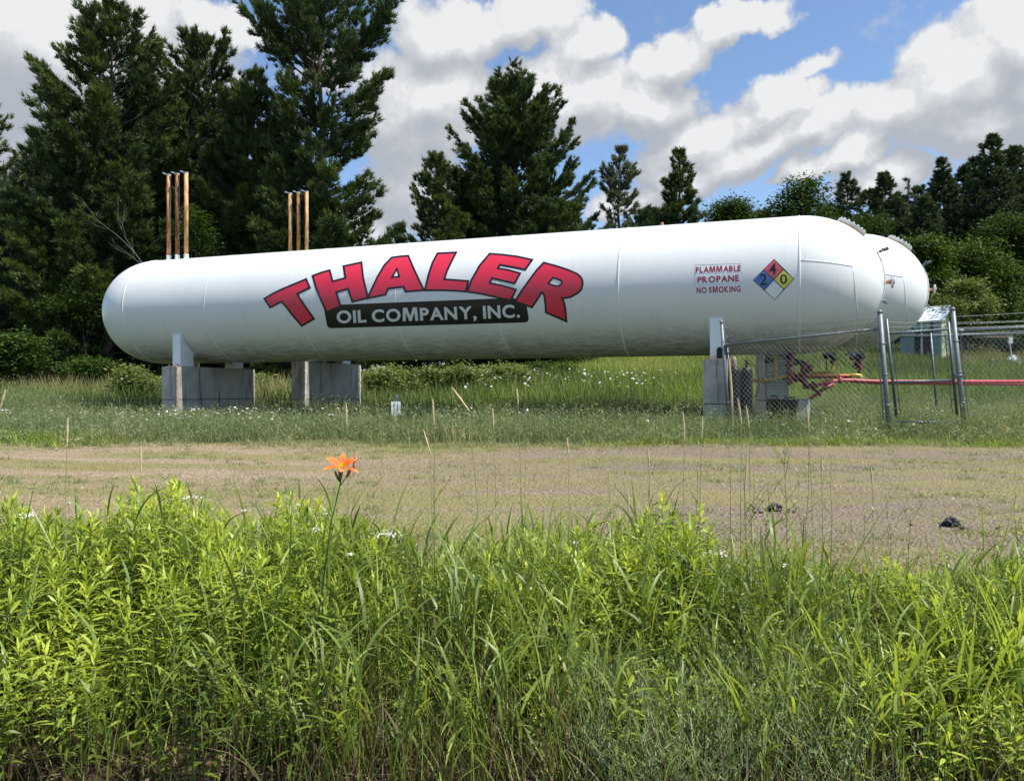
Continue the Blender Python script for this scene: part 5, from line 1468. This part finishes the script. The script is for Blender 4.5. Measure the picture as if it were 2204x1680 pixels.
def goldenrod(sa, la, x, y, z, H, leafd=1.0, seed_r=None):
    n = len(x); az = rng.uniform(0, 6.28, n); ln = rng.normal(0, .07, (n, 2))
    top = np.stack([x + ln[:, 0] * H, y + ln[:, 1] * H, z + H], 1); bot = np.stack([x, y, z - .03], 1)
    mid = (top + bot) / 2 + rng.normal(0, .012, (n, 3)) * [1, 1, 0]
    tone = rng.normal(.55, .10, n) if seed_r is None else seed_r
    prisms(sa, bot, mid, .0028, .0024, 4, .25 + .2 * rng.uniform(size=n)); prisms(sa, mid, top, .0024, .0012, 4, .6 + .2 * rng.uniform(size=n))
    k = np.maximum((H * 78 * leafd).astype(int), 10); i = np.repeat(np.arange(n), k)
    j = np.concatenate([np.arange(q) for q in k]); f = 1 - (j / k[i]) ** 1.15 * .80             # 1 = tip
    P_ = np.where(f[:, None] > .5, mid[i] + (top[i] - mid[i]) * ((f - .5) * 2)[:, None], bot[i] + (mid[i] - bot[i]) * (f * 2)[:, None])
    a_ = az[i] + j * 2.4 + rng.normal(0, .25, len(i))
    tipf = smooth01((f - .86) / .14)
    inc = 1.15 - .85 * tipf + rng.normal(0, .16, len(i)); bd = .75 - .35 * tipf + rng.normal(0, .25, len(i))
    L = (.092 - .030 * tipf) * rng.uniform(.65, 1.25, len(i)) * np.where(f < .35, .8, 1); Wd = .0145 * rng.uniform(.7, 1.25, len(i)) * (1 - .2 * tipf)
    low = smooth01((.42 - f) / .22)
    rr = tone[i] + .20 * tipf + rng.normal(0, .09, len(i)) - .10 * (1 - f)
    dry = rng.uniform(size=len(i)) < low * .75
    rr = np.where(dry, rng.uniform(0, .1, len(i)), np.maximum(rr, .2)); L = np.where(dry, L * .7, L); bd = np.where(dry, bd + 1.0, bd)
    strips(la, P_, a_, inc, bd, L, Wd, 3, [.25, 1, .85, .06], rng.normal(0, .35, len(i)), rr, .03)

def pick(n, y0, y1, wfun, margin=.35):
    x, y = scatter(n, y0, y1, margin, .66)
    px_ = 1102 + FP * x / y
    k = rng.uniform(size=n) < wfun(px_, y); return x[k], y[k]
gw = lambda p, y: np.interp(p, [0, 750, 900, 1200, 1330, 1500, 1620, 1850, 1950, 2204], [.95, .85, .30, .28, .75, .75, .16, .25, .62, .60]) * np.where(y < 3.35, np.interp(p, [0, 500, 700, 1700, 1900, 2204], [.9, .55, .10, .10, .5, .8]), 1)
sa = Acc(); la = Acc()
x, y = pick(1750, 2.75, 4.95, gw)
rm = room(x, y); H = np.minimum(rng.uniform(.62, .92, len(x)), rm * rng.uniform(.80, 1.03, len(x)))
k = H > .16; x, y, H = x[k], y[k], H[k]
clump = .53 + .22 * nf(x, y, 2.6, 1.7)
goldenrod(sa, la, x, y, gz(x, y), H, .9, clump + rng.normal(0, .07, len(x)))
tag(sa.build('weed_stems', M_stem), 'crowded stems of the foreground weeds', 'weed stems', kind='stuff')
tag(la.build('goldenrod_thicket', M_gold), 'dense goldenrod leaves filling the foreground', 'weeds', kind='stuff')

# broad blades: culms with arching leaves
la = Acc()
rw = lambda p, y: np.interp(p, [0, 300, 800, 950, 1300, 1500, 1600, 2204], [.10, .16, .45, .8, .75, .35, .8, .8])
x, y = pick(2300, 2.75, 4.9, rw)
rm = room(x, y); H = np.minimum(rng.uniform(.5, .95, len(x)), rm * rng.uniform(.8, 1.12, len(x))); k = H > .15; x, y, H = x[k], y[k], H[k]
z = gz(x, y); n = len(x); ln = rng.normal(0, .10, (n, 2)); bot = np.stack([x, y, z - .02], 1); top = bot + np.stack([ln[:, 0] * H, ln[:, 1] * H, H], 1)
prisms(la, bot, top, .0026, .0012, 4, rng.uniform(.2, .7, n))
kk = 5; i = np.repeat(np.arange(n), kk); f = np.tile(np.linspace(.25, 1, kk), n) + rng.normal(0, .04, n * kk)
P_ = bot[i] + (top[i] - bot[i]) * f[:, None]
tone = (.48 + .16 * nf(x, y, 3.1, .2) + rng.normal(0, .1, n))[i] + rng.normal(0, .06, n * kk)
tone = np.where((f < .5) & (rng.uniform(size=n * kk) < .35), rng.uniform(0, .14, n * kk), tone)
strips(la, P_, rng.uniform(0, 6.28, n * kk), rng.uniform(.10, .55, n * kk), rng.uniform(.2, 1.5, n * kk), rng.uniform(.16, .34, n * kk) * np.clip(H[i] / .6, .4, 1), rng.uniform(.007, .014, n * kk), 6, [.6, 1, 1, .9, .7, .4, .05], rng.normal(0, .5, n * kk), tone)
# basal fine blades
x, y = pick(9000, 2.7, 5.0, lambda p, y: np.interp(p, [0, 600, 900, 2204], [.55, .6, .95, .95]))
rm = room(x, y); n = len(x); H = np.minimum(rng.uniform(.25, .75, n), rm * rng.uniform(.7, 1.1, n)); k = H > .06; x, y, H = x[k], y[k], H[k]; n = len(x)
tone = .45 + .15 * nf(x, y, 3.1, .2) + rng.normal(0, .13, n); tone = np.where(rng.uniform(size=n) < .22, rng.uniform(0, .12, n), tone)
strips(la, np.stack([x, y, gz(x, y) - .01], 1), rng.uniform(0, 6.28, n), rng.uniform(0, .30, n), rng.uniform(.1, 1.1, n), H * 1.1, rng.uniform(.003, .0065, n), 5, [1, 1, .9, .7, .4, .05], rng.normal(0, .5, n), tone)
# long blades standing clear of the rest
x, y = pick(900, 2.9, 4.9, lambda p, y: np.interp(p, [0, 200, 800, 950, 1300, 1450, 1650, 2204], [.25, .25, .3, .7, .6, .5, .95, .95])); n = len(x)
L = np.minimum(np.clip(room(x, y), .25, 2) * rng.uniform(1.0, 1.5, n), 1.05)
strips(la, np.stack([x, y, gz(x, y)], 1), rng.uniform(0, 6.28, n), rng.uniform(.02, .25, n), rng.uniform(.15, 1.25, n), L, rng.uniform(.006, .013, n), 8, [.7, .9, 1, 1, .95, .8, .6, .35, .04], rng.normal(0, .5, n), rng.normal(.58, .13, n))
tag(la.build('foreground_grass', M_reed), 'tall blades of broad and fine grass in the foreground', 'grass', kind='stuff')

# low ragged growth where the thicket meets the track
la = Acc()
x, y = scatter(26000, 4.3, 6.1, .5); n = len(x)
k = rng.uniform(size=n) < np.clip(.95 - (y - 4.5) / 1.7 + .2 * nf(x, y, 1.5, 2), .05, 1); x, y = x[k], y[k]; n = len(x)
H = np.clip(room(x, y) * rng.uniform(.5, 1.0, n), .04, .22) * rng.uniform(.5, 1.2, n)
strips(la, np.stack([x, y, gz(x, y)], 1), rng.uniform(0, 6.28, n), rng.uniform(.1, 1.0, n), rng.uniform(0, .9, n), H, rng.uniform(.004, .010, n), 3, [1, .9, .6, .1], rng.normal(0, .6, n), rng.normal(.50, .16, n))
tag(la.build('verge_grass', M_field), 'low grey green grass at the near edge of the track', 'grass', kind='stuff')

# feathery weed low at the right, small leaved sweet clover above it
la = Acc()
x, y = pick(750, 2.72, 3.5, lambda p, y: np.interp(p, [1100, 1250, 1350, 1750, 1850, 1950], [0, .5, 1, 1, .5, 0])); n = len(x)
for q in range(5):
    bot = np.stack([x, y, gz(x, y)], 1); d_ = np.stack([rng.normal(0, .45, n), rng.normal(0, .35, n), np.ones(n)], 1); L = rng.uniform(.16, .42, n)[:, None]
    mid = bot + d_ * L * .5; top = mid + (d_ + rng.normal(0, .25, (n, 3))) * L * .5
    prisms(la, bot, mid, .0016, .0013, 3, .7); prisms(la, mid, top, .0013, .0007, 3, .85)
    i = np.repeat(np.arange(n), 16); f = rng.uniform(.2, 1, len(i))
    P_ = bot[i] + (top[i] - bot[i]) * f[:, None] + rng.normal(0, .006, (len(i), 3))
    strips(la, P_, rng.uniform(0, 6.28, len(i)), rng.uniform(.3, 1.2, len(i)), .2, rng.uniform(.012, .032, len(i)), rng.uniform(.0022, .0045, len(i)), 1, [1, .3], 0, rng.normal(.55, .18, len(i)))
tag(la.build('feathery_weed', M_feath), 'grey green feathery weed low in the right foreground', 'weeds', kind='stuff')
la = Acc()
x, y = pick(1100, 2.9, 4.7, lambda p, y: np.interp(p, [800, 1200, 1550, 1700, 2204], [.15, .3, .7, .8, .5])); n = len(x)
H = np.minimum(rng.uniform(.4, .85, n), room(x, y) * rng.uniform(.7, 1.05, n)); k = H > .12; x, y, H = x[k], y[k], H[k]; n = len(x)
bot = np.stack([x, y, gz(x, y)], 1)
for q in range(3):
    top = bot + np.stack([rng.normal(0, .13, n) * H, rng.normal(0, .13, n) * H, H * rng.uniform(.7, 1, n)], 1)
    prisms(la, bot, top, .0018, .0008, 3, .35)
    i = np.repeat(np.arange(n), 26); f = rng.uniform(.3, 1, len(i))
    P_ = bot[i] + (top[i] - bot[i]) * f[:, None] + rng.normal(0, .012, (len(i), 3))
    strips(la, P_, rng.uniform(0, 6.28, len(i)), rng.uniform(.5, 1.5, len(i)), .4, rng.uniform(.014, .026, len(i)), rng.uniform(.007, .011, len(i)), 2, [.4, 1, .4], rng.normal(0, .5, len(i)), np.clip(rng.normal(.55, .13, len(i)), .2, 1))
tag(la.build('sweet_clover', M_gold), 'small leaved sweet clover between the grass blades', 'weeds', kind='stuff')

# dead stems and litter at the foot of the thicket
la = Acc()
x, y = pick(7000, 2.6, 4.6, lambda p, y: np.interp(p, [0, 450, 800, 1500, 1900, 2204], [.15, .35, 1, 1, .5, .3])); n = len(x); H = np.minimum(rng.uniform(.10, .50, n), .42)
strips(la, np.stack([x, y, gz(x, y)], 1), rng.uniform(0, 6.28, n), rng.uniform(0, .6, n), rng.uniform(-.3, 1.2, n), H, rng.uniform(.002, .006, n), 4, [1, .9, .8, .6, .2], rng.normal(0, .6, n), rng.uniform(0, 1, n) ** 1.5)
x, y = scatter(12000, 2.5, 4.8, .3, .66); n = len(x)
strips(la, np.stack([x, y, gz(x, y) + rng.uniform(0, .03, n)], 1), rng.uniform(0, 6.28, n), rng.uniform(1.2, 1.65, n), rng.uniform(-.2, .3, n), rng.uniform(.03, .14, n), rng.uniform(.002, .007, n), 2, [1, .9, .3], rng.normal(0, .4, n), rng.uniform(0, 1, n) ** 1.2)
tag(la.build('dead_stems', M_dead), 'brown dead stems and straw litter under the foreground weeds', 'dead grass', kind='stuff')

# individual goldenrod plants that stand out of the thicket
ORD = 'first second third fourth fifth sixth seventh eighth ninth tenth eleventh twelfth thirteenth fourteenth fifteenth sixteenth seventeenth eighteenth nineteenth twentieth twenty-first twenty-second twenty-third twenty-fourth twenty-fifth twenty-sixth twenty-seventh twenty-eighth twenty-ninth thirtieth thirty-first'.split()
def area(px_):
    for lim, w_ in ((110, 'at the left picture edge'), (420, 'left of the lily'), (760, 'near the lily'), (1250, 'below the company lettering'), (1540, 'below the gap left of the right pier'), (1800, 'below the fenced valves'), (2090, 'below the gate')):
        if px_ < lim: return w_
    return 'at the right picture edge'
GG = 'goldenrod plants standing out of the thicket'
protos = []
for v_ in range(5):
    s1 = Acc(); l1 = Acc()
    goldenrod(s1, l1, np.array([0.]), np.array([0.]), np.array([0.]), np.array([.80]), 1.25, np.array([.72]))
    protos.append((s1, l1))
built = {}
spots = [(300, 1046, 4.2), (345, 1038, 4.3), (378, 1050, 4.25), (235, 1092, 4.0), (150, 1120, 3.9), (60, 1130, 3.9), (440, 1110, 4.1), (560, 1075, 4.4), (610, 1068, 4.5), (655, 1090, 4.4), (690, 1078, 4.5),
         (1400, 1100, 4.2), (1432, 1080, 4.3), (1462, 1098, 4.2), (1370, 1130, 4.0), (1500, 1140, 4.1), (1240, 1135, 4.4), (1160, 1145, 4.3), (1905, 1205, 4.0), (1960, 1225, 4.2), (2120, 1250, 3.8), (2010, 1260, 3.7), (2170, 1240, 3.9), (250, 1370, 3.3), (300, 1400, 3.2), (200, 1420, 3.2), (830, 1170, 4.1), (480, 1230, 3.6), (120, 1260, 3.5), (1980, 1400, 3.3), (1860, 1440, 3.2)]
spots.sort()
for k, (px_, py_, d_) in enumerate(spots):
    v_ = k % 5; top_ = W(px_, py_, d_); g0 = gzs(top_.x, d_); Hh = top_.z - g0
    if Hh < .25: continue
    root = thing('goldenrod_plant', 'leafy goldenrod ' + area(px_) + ', ' + ORD[k] + ' standout plant from the left', 'weed', (top_.x, d_, g0), GG, random.uniform(0, 6.28))
    root.scale = (1, 1, Hh / .80)
    if v_ not in built:
        built[v_] = (protos[v_][0].build('stem', M_stem, root), protos[v_][1].build('leaves', M_gold, root))
    else:
        for o in built[v_]:
            c = o.copy(); COL.objects.link(c); c.parent = root

# broad bladed grass clumps low in the thicket
for k, (px_, py_, d_, n_, L_, lab) in enumerate([(560, 1600, 3.15, 26, .55, 'arching broad bladed grass clump low left of the lily stem'), (760, 1590, 3.1, 20, .50, 'arching grass clump low right of the lily stem'), (1010, 1580, 3.2, 22, .62, 'upright broad grass clump low under the company lettering'), (1230, 1500, 3.4, 22, .70, 'tall broad grass clump below the middle of the track'),
     (1620, 1640, 3.05, 18, .55, 'broad grass clump low below the asphalt lump on the left'), (1900, 1600, 3.1, 22, .75, 'tall grass clump low below the right asphalt lump'), (2080, 1560, 3.2, 24, .80, 'tall dense grass clump near the right picture edge'), (2190, 1500, 3.4, 22, .95, 'tallest grass clump, at the right picture edge'), (280, 1640, 3.05, 14, .45, 'small grass clump low in the left foreground')]):
    g0 = ground_pt(px_, d_, 0); root = thing('grass_clump', lab, 'grass clump', tuple(g0), 'broad bladed grass clumps in the foreground')
    s1 = Acc()
    strips(s1, np.stack([rng.normal(0, .06, n_), rng.normal(0, .05, n_), np.zeros(n_)], 1), rng.uniform(0, 6.28, n_), rng.uniform(.04, .40, n_), rng.uniform(.3, 1.8, n_), L_ * rng.uniform(.7, 1.15, n_), rng.uniform(.011, .018, n_), 10, [.6, .85, 1, 1, 1, .92, .8, .62, .42, .22, .03], rng.normal(0, .4, n_), rng.normal(.66, .13, n_))
    s1.build('blades', M_reed, root)

# tall timothy stalks with tan seed heads
GT = 'timothy stalks with tan seed heads'
def stalk_proto():
    bm = bmesh.new(); tube(bm, [(0, 0, 0), (.006, 0, .35), (0, .004, .7), (0, 0, 1.0)], [.0022, .0020, .0018, .0014], 5)
    me1 = bpy.data.meshes.new('stem'); bm.to_mesh(me1); bm.free(); me1.materials.append(M_tstem)
    bm = bmesh.new()
    rr_ = random.Random(4); prof = [(k / 12, .0052 * math.sin(math.pi * min(1, .12 + .80 * k / 12)) ** .5 * rr_.uniform(.8, 1.15)) for k in range(13)]
    lathe(bm, prof, (0, 0, 0), Z1, 8)
    me2 = bpy.data.meshes.new('seed_head'); bm.to_mesh(me2); bm.free(); me2.materials.append(M_thead)
    return me1, me2
M_tstem = plain('pale_grass_stem', (.24, .26, .11), .6, var=.3)
M_thead = plain('tan_seed_head', (.55, .43, .24), .8, var=.35, scale=120)
ms, mh = stalk_proto()
for k, (xt, yt, xb, yb, d_) in enumerate(sorted([(1588, 856, 1596, 912, 4.0), (1606, 872, 1612, 920, 4.1), (1470, 886, 1473, 950, 4.0), (1512, 896, 1510, 944, 4.2), (1736, 870, 1741, 928, 4.0), (931, 858, 934, 914, 4.1), (1060, 878, 1062, 918, 4.4), (1112, 836, 1115, 870, 4.2),
                             (745, 868, 746, 914, 4.2), (911, 924, 926, 976, 3.9), (972, 833, 1010, 884, 3.6), (146, 898, 144, 960, 3.8), (12, 838, 0, 880, 3.7), (303, 958, 304, 1022, 3.9), (1220, 942, 1223, 978, 4.3), (1395, 966, 1397, 1008, 4.0), (1608, 972, 1603, 1062, 3.9), (1768, 974, 1768, 1032, 4.2),
                             (1874, 1005, 1877, 1040, 4.2), (1398, 1040, 1397, 1080, 4.1), (1352, 1060, 1353, 1100, 4.0)])):
    pt, pb = W(xt, yt, d_), W(xb, yb, d_)
    gx = pb.x + (pb.x - pt.x) * .9 + random.uniform(-.03, .03); g0 = Vector((gx, d_, gzs(gx, d_)))
    root = thing('timothy_stalk', ('slanting' if abs(xt - xb) > 10 else 'upright') + ' tan seed head ' + area(xt) + ', ' + ORD[k] + ' from the left', 'grass stalk', tuple(g0), GT)
    o = bpy.data.objects.new('stem', ms); COL.objects.link(o); o.parent = root
    v_ = pb - g0; o.rotation_mode = 'QUATERNION'; o.rotation_quaternion = v_.to_track_quat('Z', 'Y'); o.scale = (1, 1, v_.length)
    o = bpy.data.objects.new('seed_head', mh); COL.objects.link(o); o.parent = root
    v2 = pt - pb; o.location = v_; o.rotation_mode = 'QUATERNION'; o.rotation_quaternion = v2.to_track_quat('Z', 'Y'); o.scale = (1, 1, v2.length)

# slender branching weed stalks at the right
def stalk(px_, py_, d_, lean, label, branches, seed, r0=.0030):
    r_ = random.Random(seed); top_ = W(px_, py_, d_); gx = top_.x + lean; root = thing('weed_stalk', label, 'weed', (gx, d_, gzs(gx, d_)))
    tv = top_ - root.location; s1 = Acc(); l1 = Acc(); A = []; B_ = []; ra = []; LP = []
    pts = [Vector((0, 0, 0)).lerp(tv, k / 8) + Vector((r_.uniform(-.008, .008), 0, 0)) * (0 < k < 8) for k in range(9)]
    for k in range(8): A.append(tuple(pts[k])); B_.append(tuple(pts[k + 1])); ra.append(r0 * (1 - k / 10))
    for k in range(branches):
        f = r_.uniform(.45, .92); p = Vector((0, 0, 0)).lerp(tv, f); q = r_.uniform(0, 6.28); l_ = r_.uniform(.06, .16)
        e = p + Vector((math.cos(q) * .55, math.sin(q) * .55, .85)) * l_; A.append(tuple(p)); B_.append(tuple(e)); ra.append(.0013)
        for j in range(4): LP.append(tuple(p.lerp(e, r_.uniform(.3, 1.0))))
    for k in range(10): LP.append(tuple(Vector((0, 0, 0)).lerp(tv, r_.uniform(.3, 1))))
    prisms(s1, A, B_, ra, np.array(ra) * .8, 4, .5); s1.build('stem', M_stem, root)
    n = len(LP); strips(l1, np.array(LP), rng.uniform(0, 6.28, n), rng.uniform(.4, 1.2, n), .5, rng.uniform(.02, .045, n), .008, 3, [.4, 1, .8, .1], 0, rng.normal(.55, .1, n)); l1.build('leaves', M_gold, root)
stalk(1568, 962, 3.9, .03, 'dark thin upright stalk at the left of the tall weeds by the track', 0, 1)
stalk(1688, 950, 4.1, .02, 'branching leafy weed stalk reaching over the track', 9, 2)
stalk(1622, 1010, 4.1, -.01, 'short bushy tipped weed stalk left of the branching one', 6, 3)
stalk(1740, 955, 4.2, -.03, 'bare thin weed stalk just right of the branching one', 0, 4)
stalk(1860, 1100, 4.2, .02, 'slim weed stalk before the pinkish right part of the track', 4, 5)
for k, (px_, py_, d_, ln_, br_, lab) in enumerate([(1598, 985, 4.0, .05, 2, 'slim green stalk right of the dark upright one'), (1655, 1040, 4.1, -.04, 7, 'short leafy stalk beside the left asphalt lump'), (1716, 1010, 4.2, .06, 5, 'leafy stalk leaning right over the track'), (1790, 990, 3.9, -.02, 1, 'thin straight stalk between the two asphalt lumps'),
     (1905, 1060, 4.0, .08, 3, 'stalk leaning left before the right asphalt lump'), (1960, 1090, 3.9, -.05, 4, 'branching stalk below the right asphalt lump'), (1500, 1000, 4.2, .02, 2, 'thin stalk left of the tall weeds by the track'), (1310, 1020, 4.1, .04, 1, 'thin bent stalk at the middle of the near track edge'), (2140, 1120, 3.7, .03, 5, 'leafy stalk left of the tallest grass clump'), (2085, 1150, 3.8, -.04, 3, 'slim stalk right of the right asphalt lump')]):
    stalk(px_, py_, d_, ln_, lab, br_, 30 + k, .0026)
for k, (xa, ya, xb, yb, d_, lab) in enumerate([(1955, 1022, 1760, 1320, 3.7, 'long grass blade slanting right across the gravel at the right'), (2190, 1060, 2105, 1330, 3.5, 'long blade leaning right near the right picture edge'), (1235, 1030, 1270, 1300, 3.8, 'long blade leaning left below the company name'), (940, 1000, 930, 1280, 3.7, 'broad upright blade right of the lily'), (2000, 1060, 2060, 1330, 3.7, 'long blade leaning left over the right gravel'), (1840, 1110, 1700, 1300, 3.8, 'long blade slanting right below the left asphalt lump'), (60, 1060, 130, 1290, 3.8, 'long blade leaning left at the left picture edge'), (250, 1085, 215, 1300, 3.8, 'long blade leaning right in the left foreground')]):
    top_ = W(xa, ya, d_); bx_ = W(xb, yb, d_).x; g0 = Vector((bx_ - (top_.x - bx_) * .3, d_, gzs(bx_, d_))); root = thing('grass_blade', lab, 'grass blade', tuple(g0))  # each one a single long grass blade
    v_ = top_ - g0; s1 = Acc(); inc_ = math.atan2(abs(v_.x), v_.z)
    strips(s1, [[0, 0, 0]], 0 if v_.x > 0 else math.pi, inc_ * .72, inc_ * .56, v_.length * 1.02, .011, 12, [.6, .8, 1, 1, 1, 1, .95, .88, .75, .6, .42, .24, .03], .35, .62, .1)
    s1.build('blade', M_reed, root)
stalk(1128, 940, 4.0, .02, 'hair thin stalk over the middle of the track', 0, 6, .0016)
stalk(1050, 1018, 4.1, -.02, 'thin stalk with a small dark head over the middle of the track', 2, 7, .0016)
stalk(820, 975, 4.0, .03, 'hair thin stalk right of the orange lily', 0, 8, .0014)
stalk(2185, 1060, 3.6, .02, 'tall grassy stalk at the right picture edge', 3, 9)
stalk(935, 990, 3.8, -.01, 'green bladed stalk right of the lily', 3, 10)

# small white flower heads in the thicket
GWF = 'white flower heads in the foreground weeds'
for k, (px_, py_, d_) in enumerate(sorted([(833, 1148, 3.7), (668, 1138, 3.9), (752, 1192, 3.5), (412, 1070, 4.3), (525, 1098, 4.2), (52, 1108, 4.0), (1242, 1168, 4.0), (148, 1082, 4.2), (214, 1110, 4.0), (1690, 1215, 3.9), (1545, 1190, 3.9), (640, 1085, 4.3), (2196, 1180, 3.9), (700, 1105, 4.1), (1020, 1240, 3.6)])):
    p = W(px_, py_, d_); g0 = Vector((p.x + .03, d_, gzs(p.x + .03, d_))); root = thing('white_flower', 'small white flower head ' + area(px_) + ', ' + ORD[k] + ' from the left', 'flower', tuple(g0), GWF)
    a1 = Acc(); v_ = p - g0; prisms(a1, [(0, 0, 0)], [tuple(v_)], .0015, .001, 4, .6); a1.build('stem', M_stem, root)
    a2 = Acc(); n = 14 if k % 3 else 34; sp_ = .008 if k % 3 else .03
    discs(a2, np.array([tuple(v_)]) + rng.normal(0, 1, (n, 3)) * [sp_, sp_, .004], rng.uniform(.004, .007, n)); a2.build('petals', M_petw, root)

# orange daylily
d_ = 3.2; fp = W(735, 1006, d_); g0 = Vector((W(648, 1560, d_).x, d_ - .02, gzs(-.85, d_)))
lily = thing('daylily', 'single orange lily in bloom on a tall bare stem above the weeds', 'lily', tuple(g0))
M_orange = leafmat('orange_petals', [(0, (.95, .55, .03)), (.22, (.95, .42, .03)), (.45, (.80, .13, .02)), (.7, (.88, .21, .045)), (1, (.95, .36, .12))], .35, .5, 1.0, .3)
M_bud = plain('green_bud', (.10, .14, .03), .5, var=.3, scale=40); M_budr = plain('reddish_bud', (.34, .09, .06), .5, var=.3, scale=40); M_spent = plain('withered_pink_petal', (.55, .28, .22), .7, var=.3, scale=60)
M_lstem = plain('dark_lily_stem', (.035, .055, .018), .5, var=.3)
fl = fp - g0
jt = fl + Vector((-.004, 0, -.062))
bm = bmesh.new(); tube(bm, [(0, 0, -.02), Vector((jt.x * .32, 0, jt.z * .33)), Vector((jt.x * .62, 0, jt.z * .66)), Vector((jt.x * .80, 0, jt.z * .86)), jt], [.0036, .0034, .003, .0028, .0022], 8)
tube(bm, [jt + Vector((0, 0, -.01)), jt + Vector((.022, -.002, .022)), jt + Vector((.035, -.003, .055))], .0018, 6)
tube(bm, [jt, jt + Vector((.0, 0, .02))], [.003, .004], 8)
from_bm('stem', bm, M_lstem, lily, True)
bm = bmesh.new(); lathe(bm, [(0, .003), (.018, .007), (.04, .010), (.058, .013)], jt + Vector((0, 0, .008)), Vector((.02, -.1, 1)), 10); lathe(bm, [(0, .002), (.02, .006), (.045, .004), (.05, 0)], jt + Vector((-.004, 0, .005)), Vector((-.42, -.1, 1)), 8); from_bm('green_bud', bm, M_bud, lily, True)
bm = bmesh.new(); lathe(bm, [(0, .002), (.012, .006), (.03, .007), (.042, .003), (.045, 0)], jt + Vector((.024, -.002, .022)), Vector((.55, -.1, 1)), 8); from_bm('red_bud', bm, M_budr, lily, True)
bm = bmesh.new(); lathe(bm, [(0, .004), (.02, .007), (.045, .006), (.07, .003), (.078, 0)], fl + Vector((.045, .015, -.012)), Vector((.18, 0, 1)), 8); from_bm('withered_bloom', bm, M_spent, lily, True)
fo = Acc()
for ring, (n_, wd, L, inc) in enumerate(((3, .035, .086, .45), (3, .025, .092, .60))):
    azs = np.array([k * 2.094 + ring * 1.047 + .5 for k in range(n_)])
    strips(fo, np.zeros((n_, 3)), azs, inc + rng.normal(0, .06, n_), 1.3 + rng.normal(0, .10, n_), L, wd, 9, [.28, .42, .62, .85, 1, 1.02, .98, .84, .58, .14], rng.normal(0, .18, n_), .0, 1.0)
# stamens
strips(fo, np.zeros((6, 3)), np.arange(6) * 1.05, .25, .35, .062, .0016, 4, [1, 1, 1, 1, 1.6], 0, .05, .1)
fo_o = fo.build('flower', M_orange, lily, True); fo_o.location = fl + Vector((0, 0, -.012)); fo_o.rotation_euler = (R_(28), R_(4), R_(10))
lf = Acc(); n_ = 26
strips(lf, np.stack([rng.normal(.04, .05, n_), rng.normal(.0, .03, n_), np.zeros(n_)], 1), rng.uniform(0, 6.28, n_), rng.uniform(.05, .35, n_), rng.uniform(.7, 2.0, n_), rng.uniform(.40, .62, n_), rng.uniform(.012, .018, n_), 9, [.7, .9, 1, 1, .95, .85, .7, .5, .3, .05], rng.normal(0, .3, n_), rng.normal(.60, .12, n_))
lf.build('leaves', M_reed, lily)
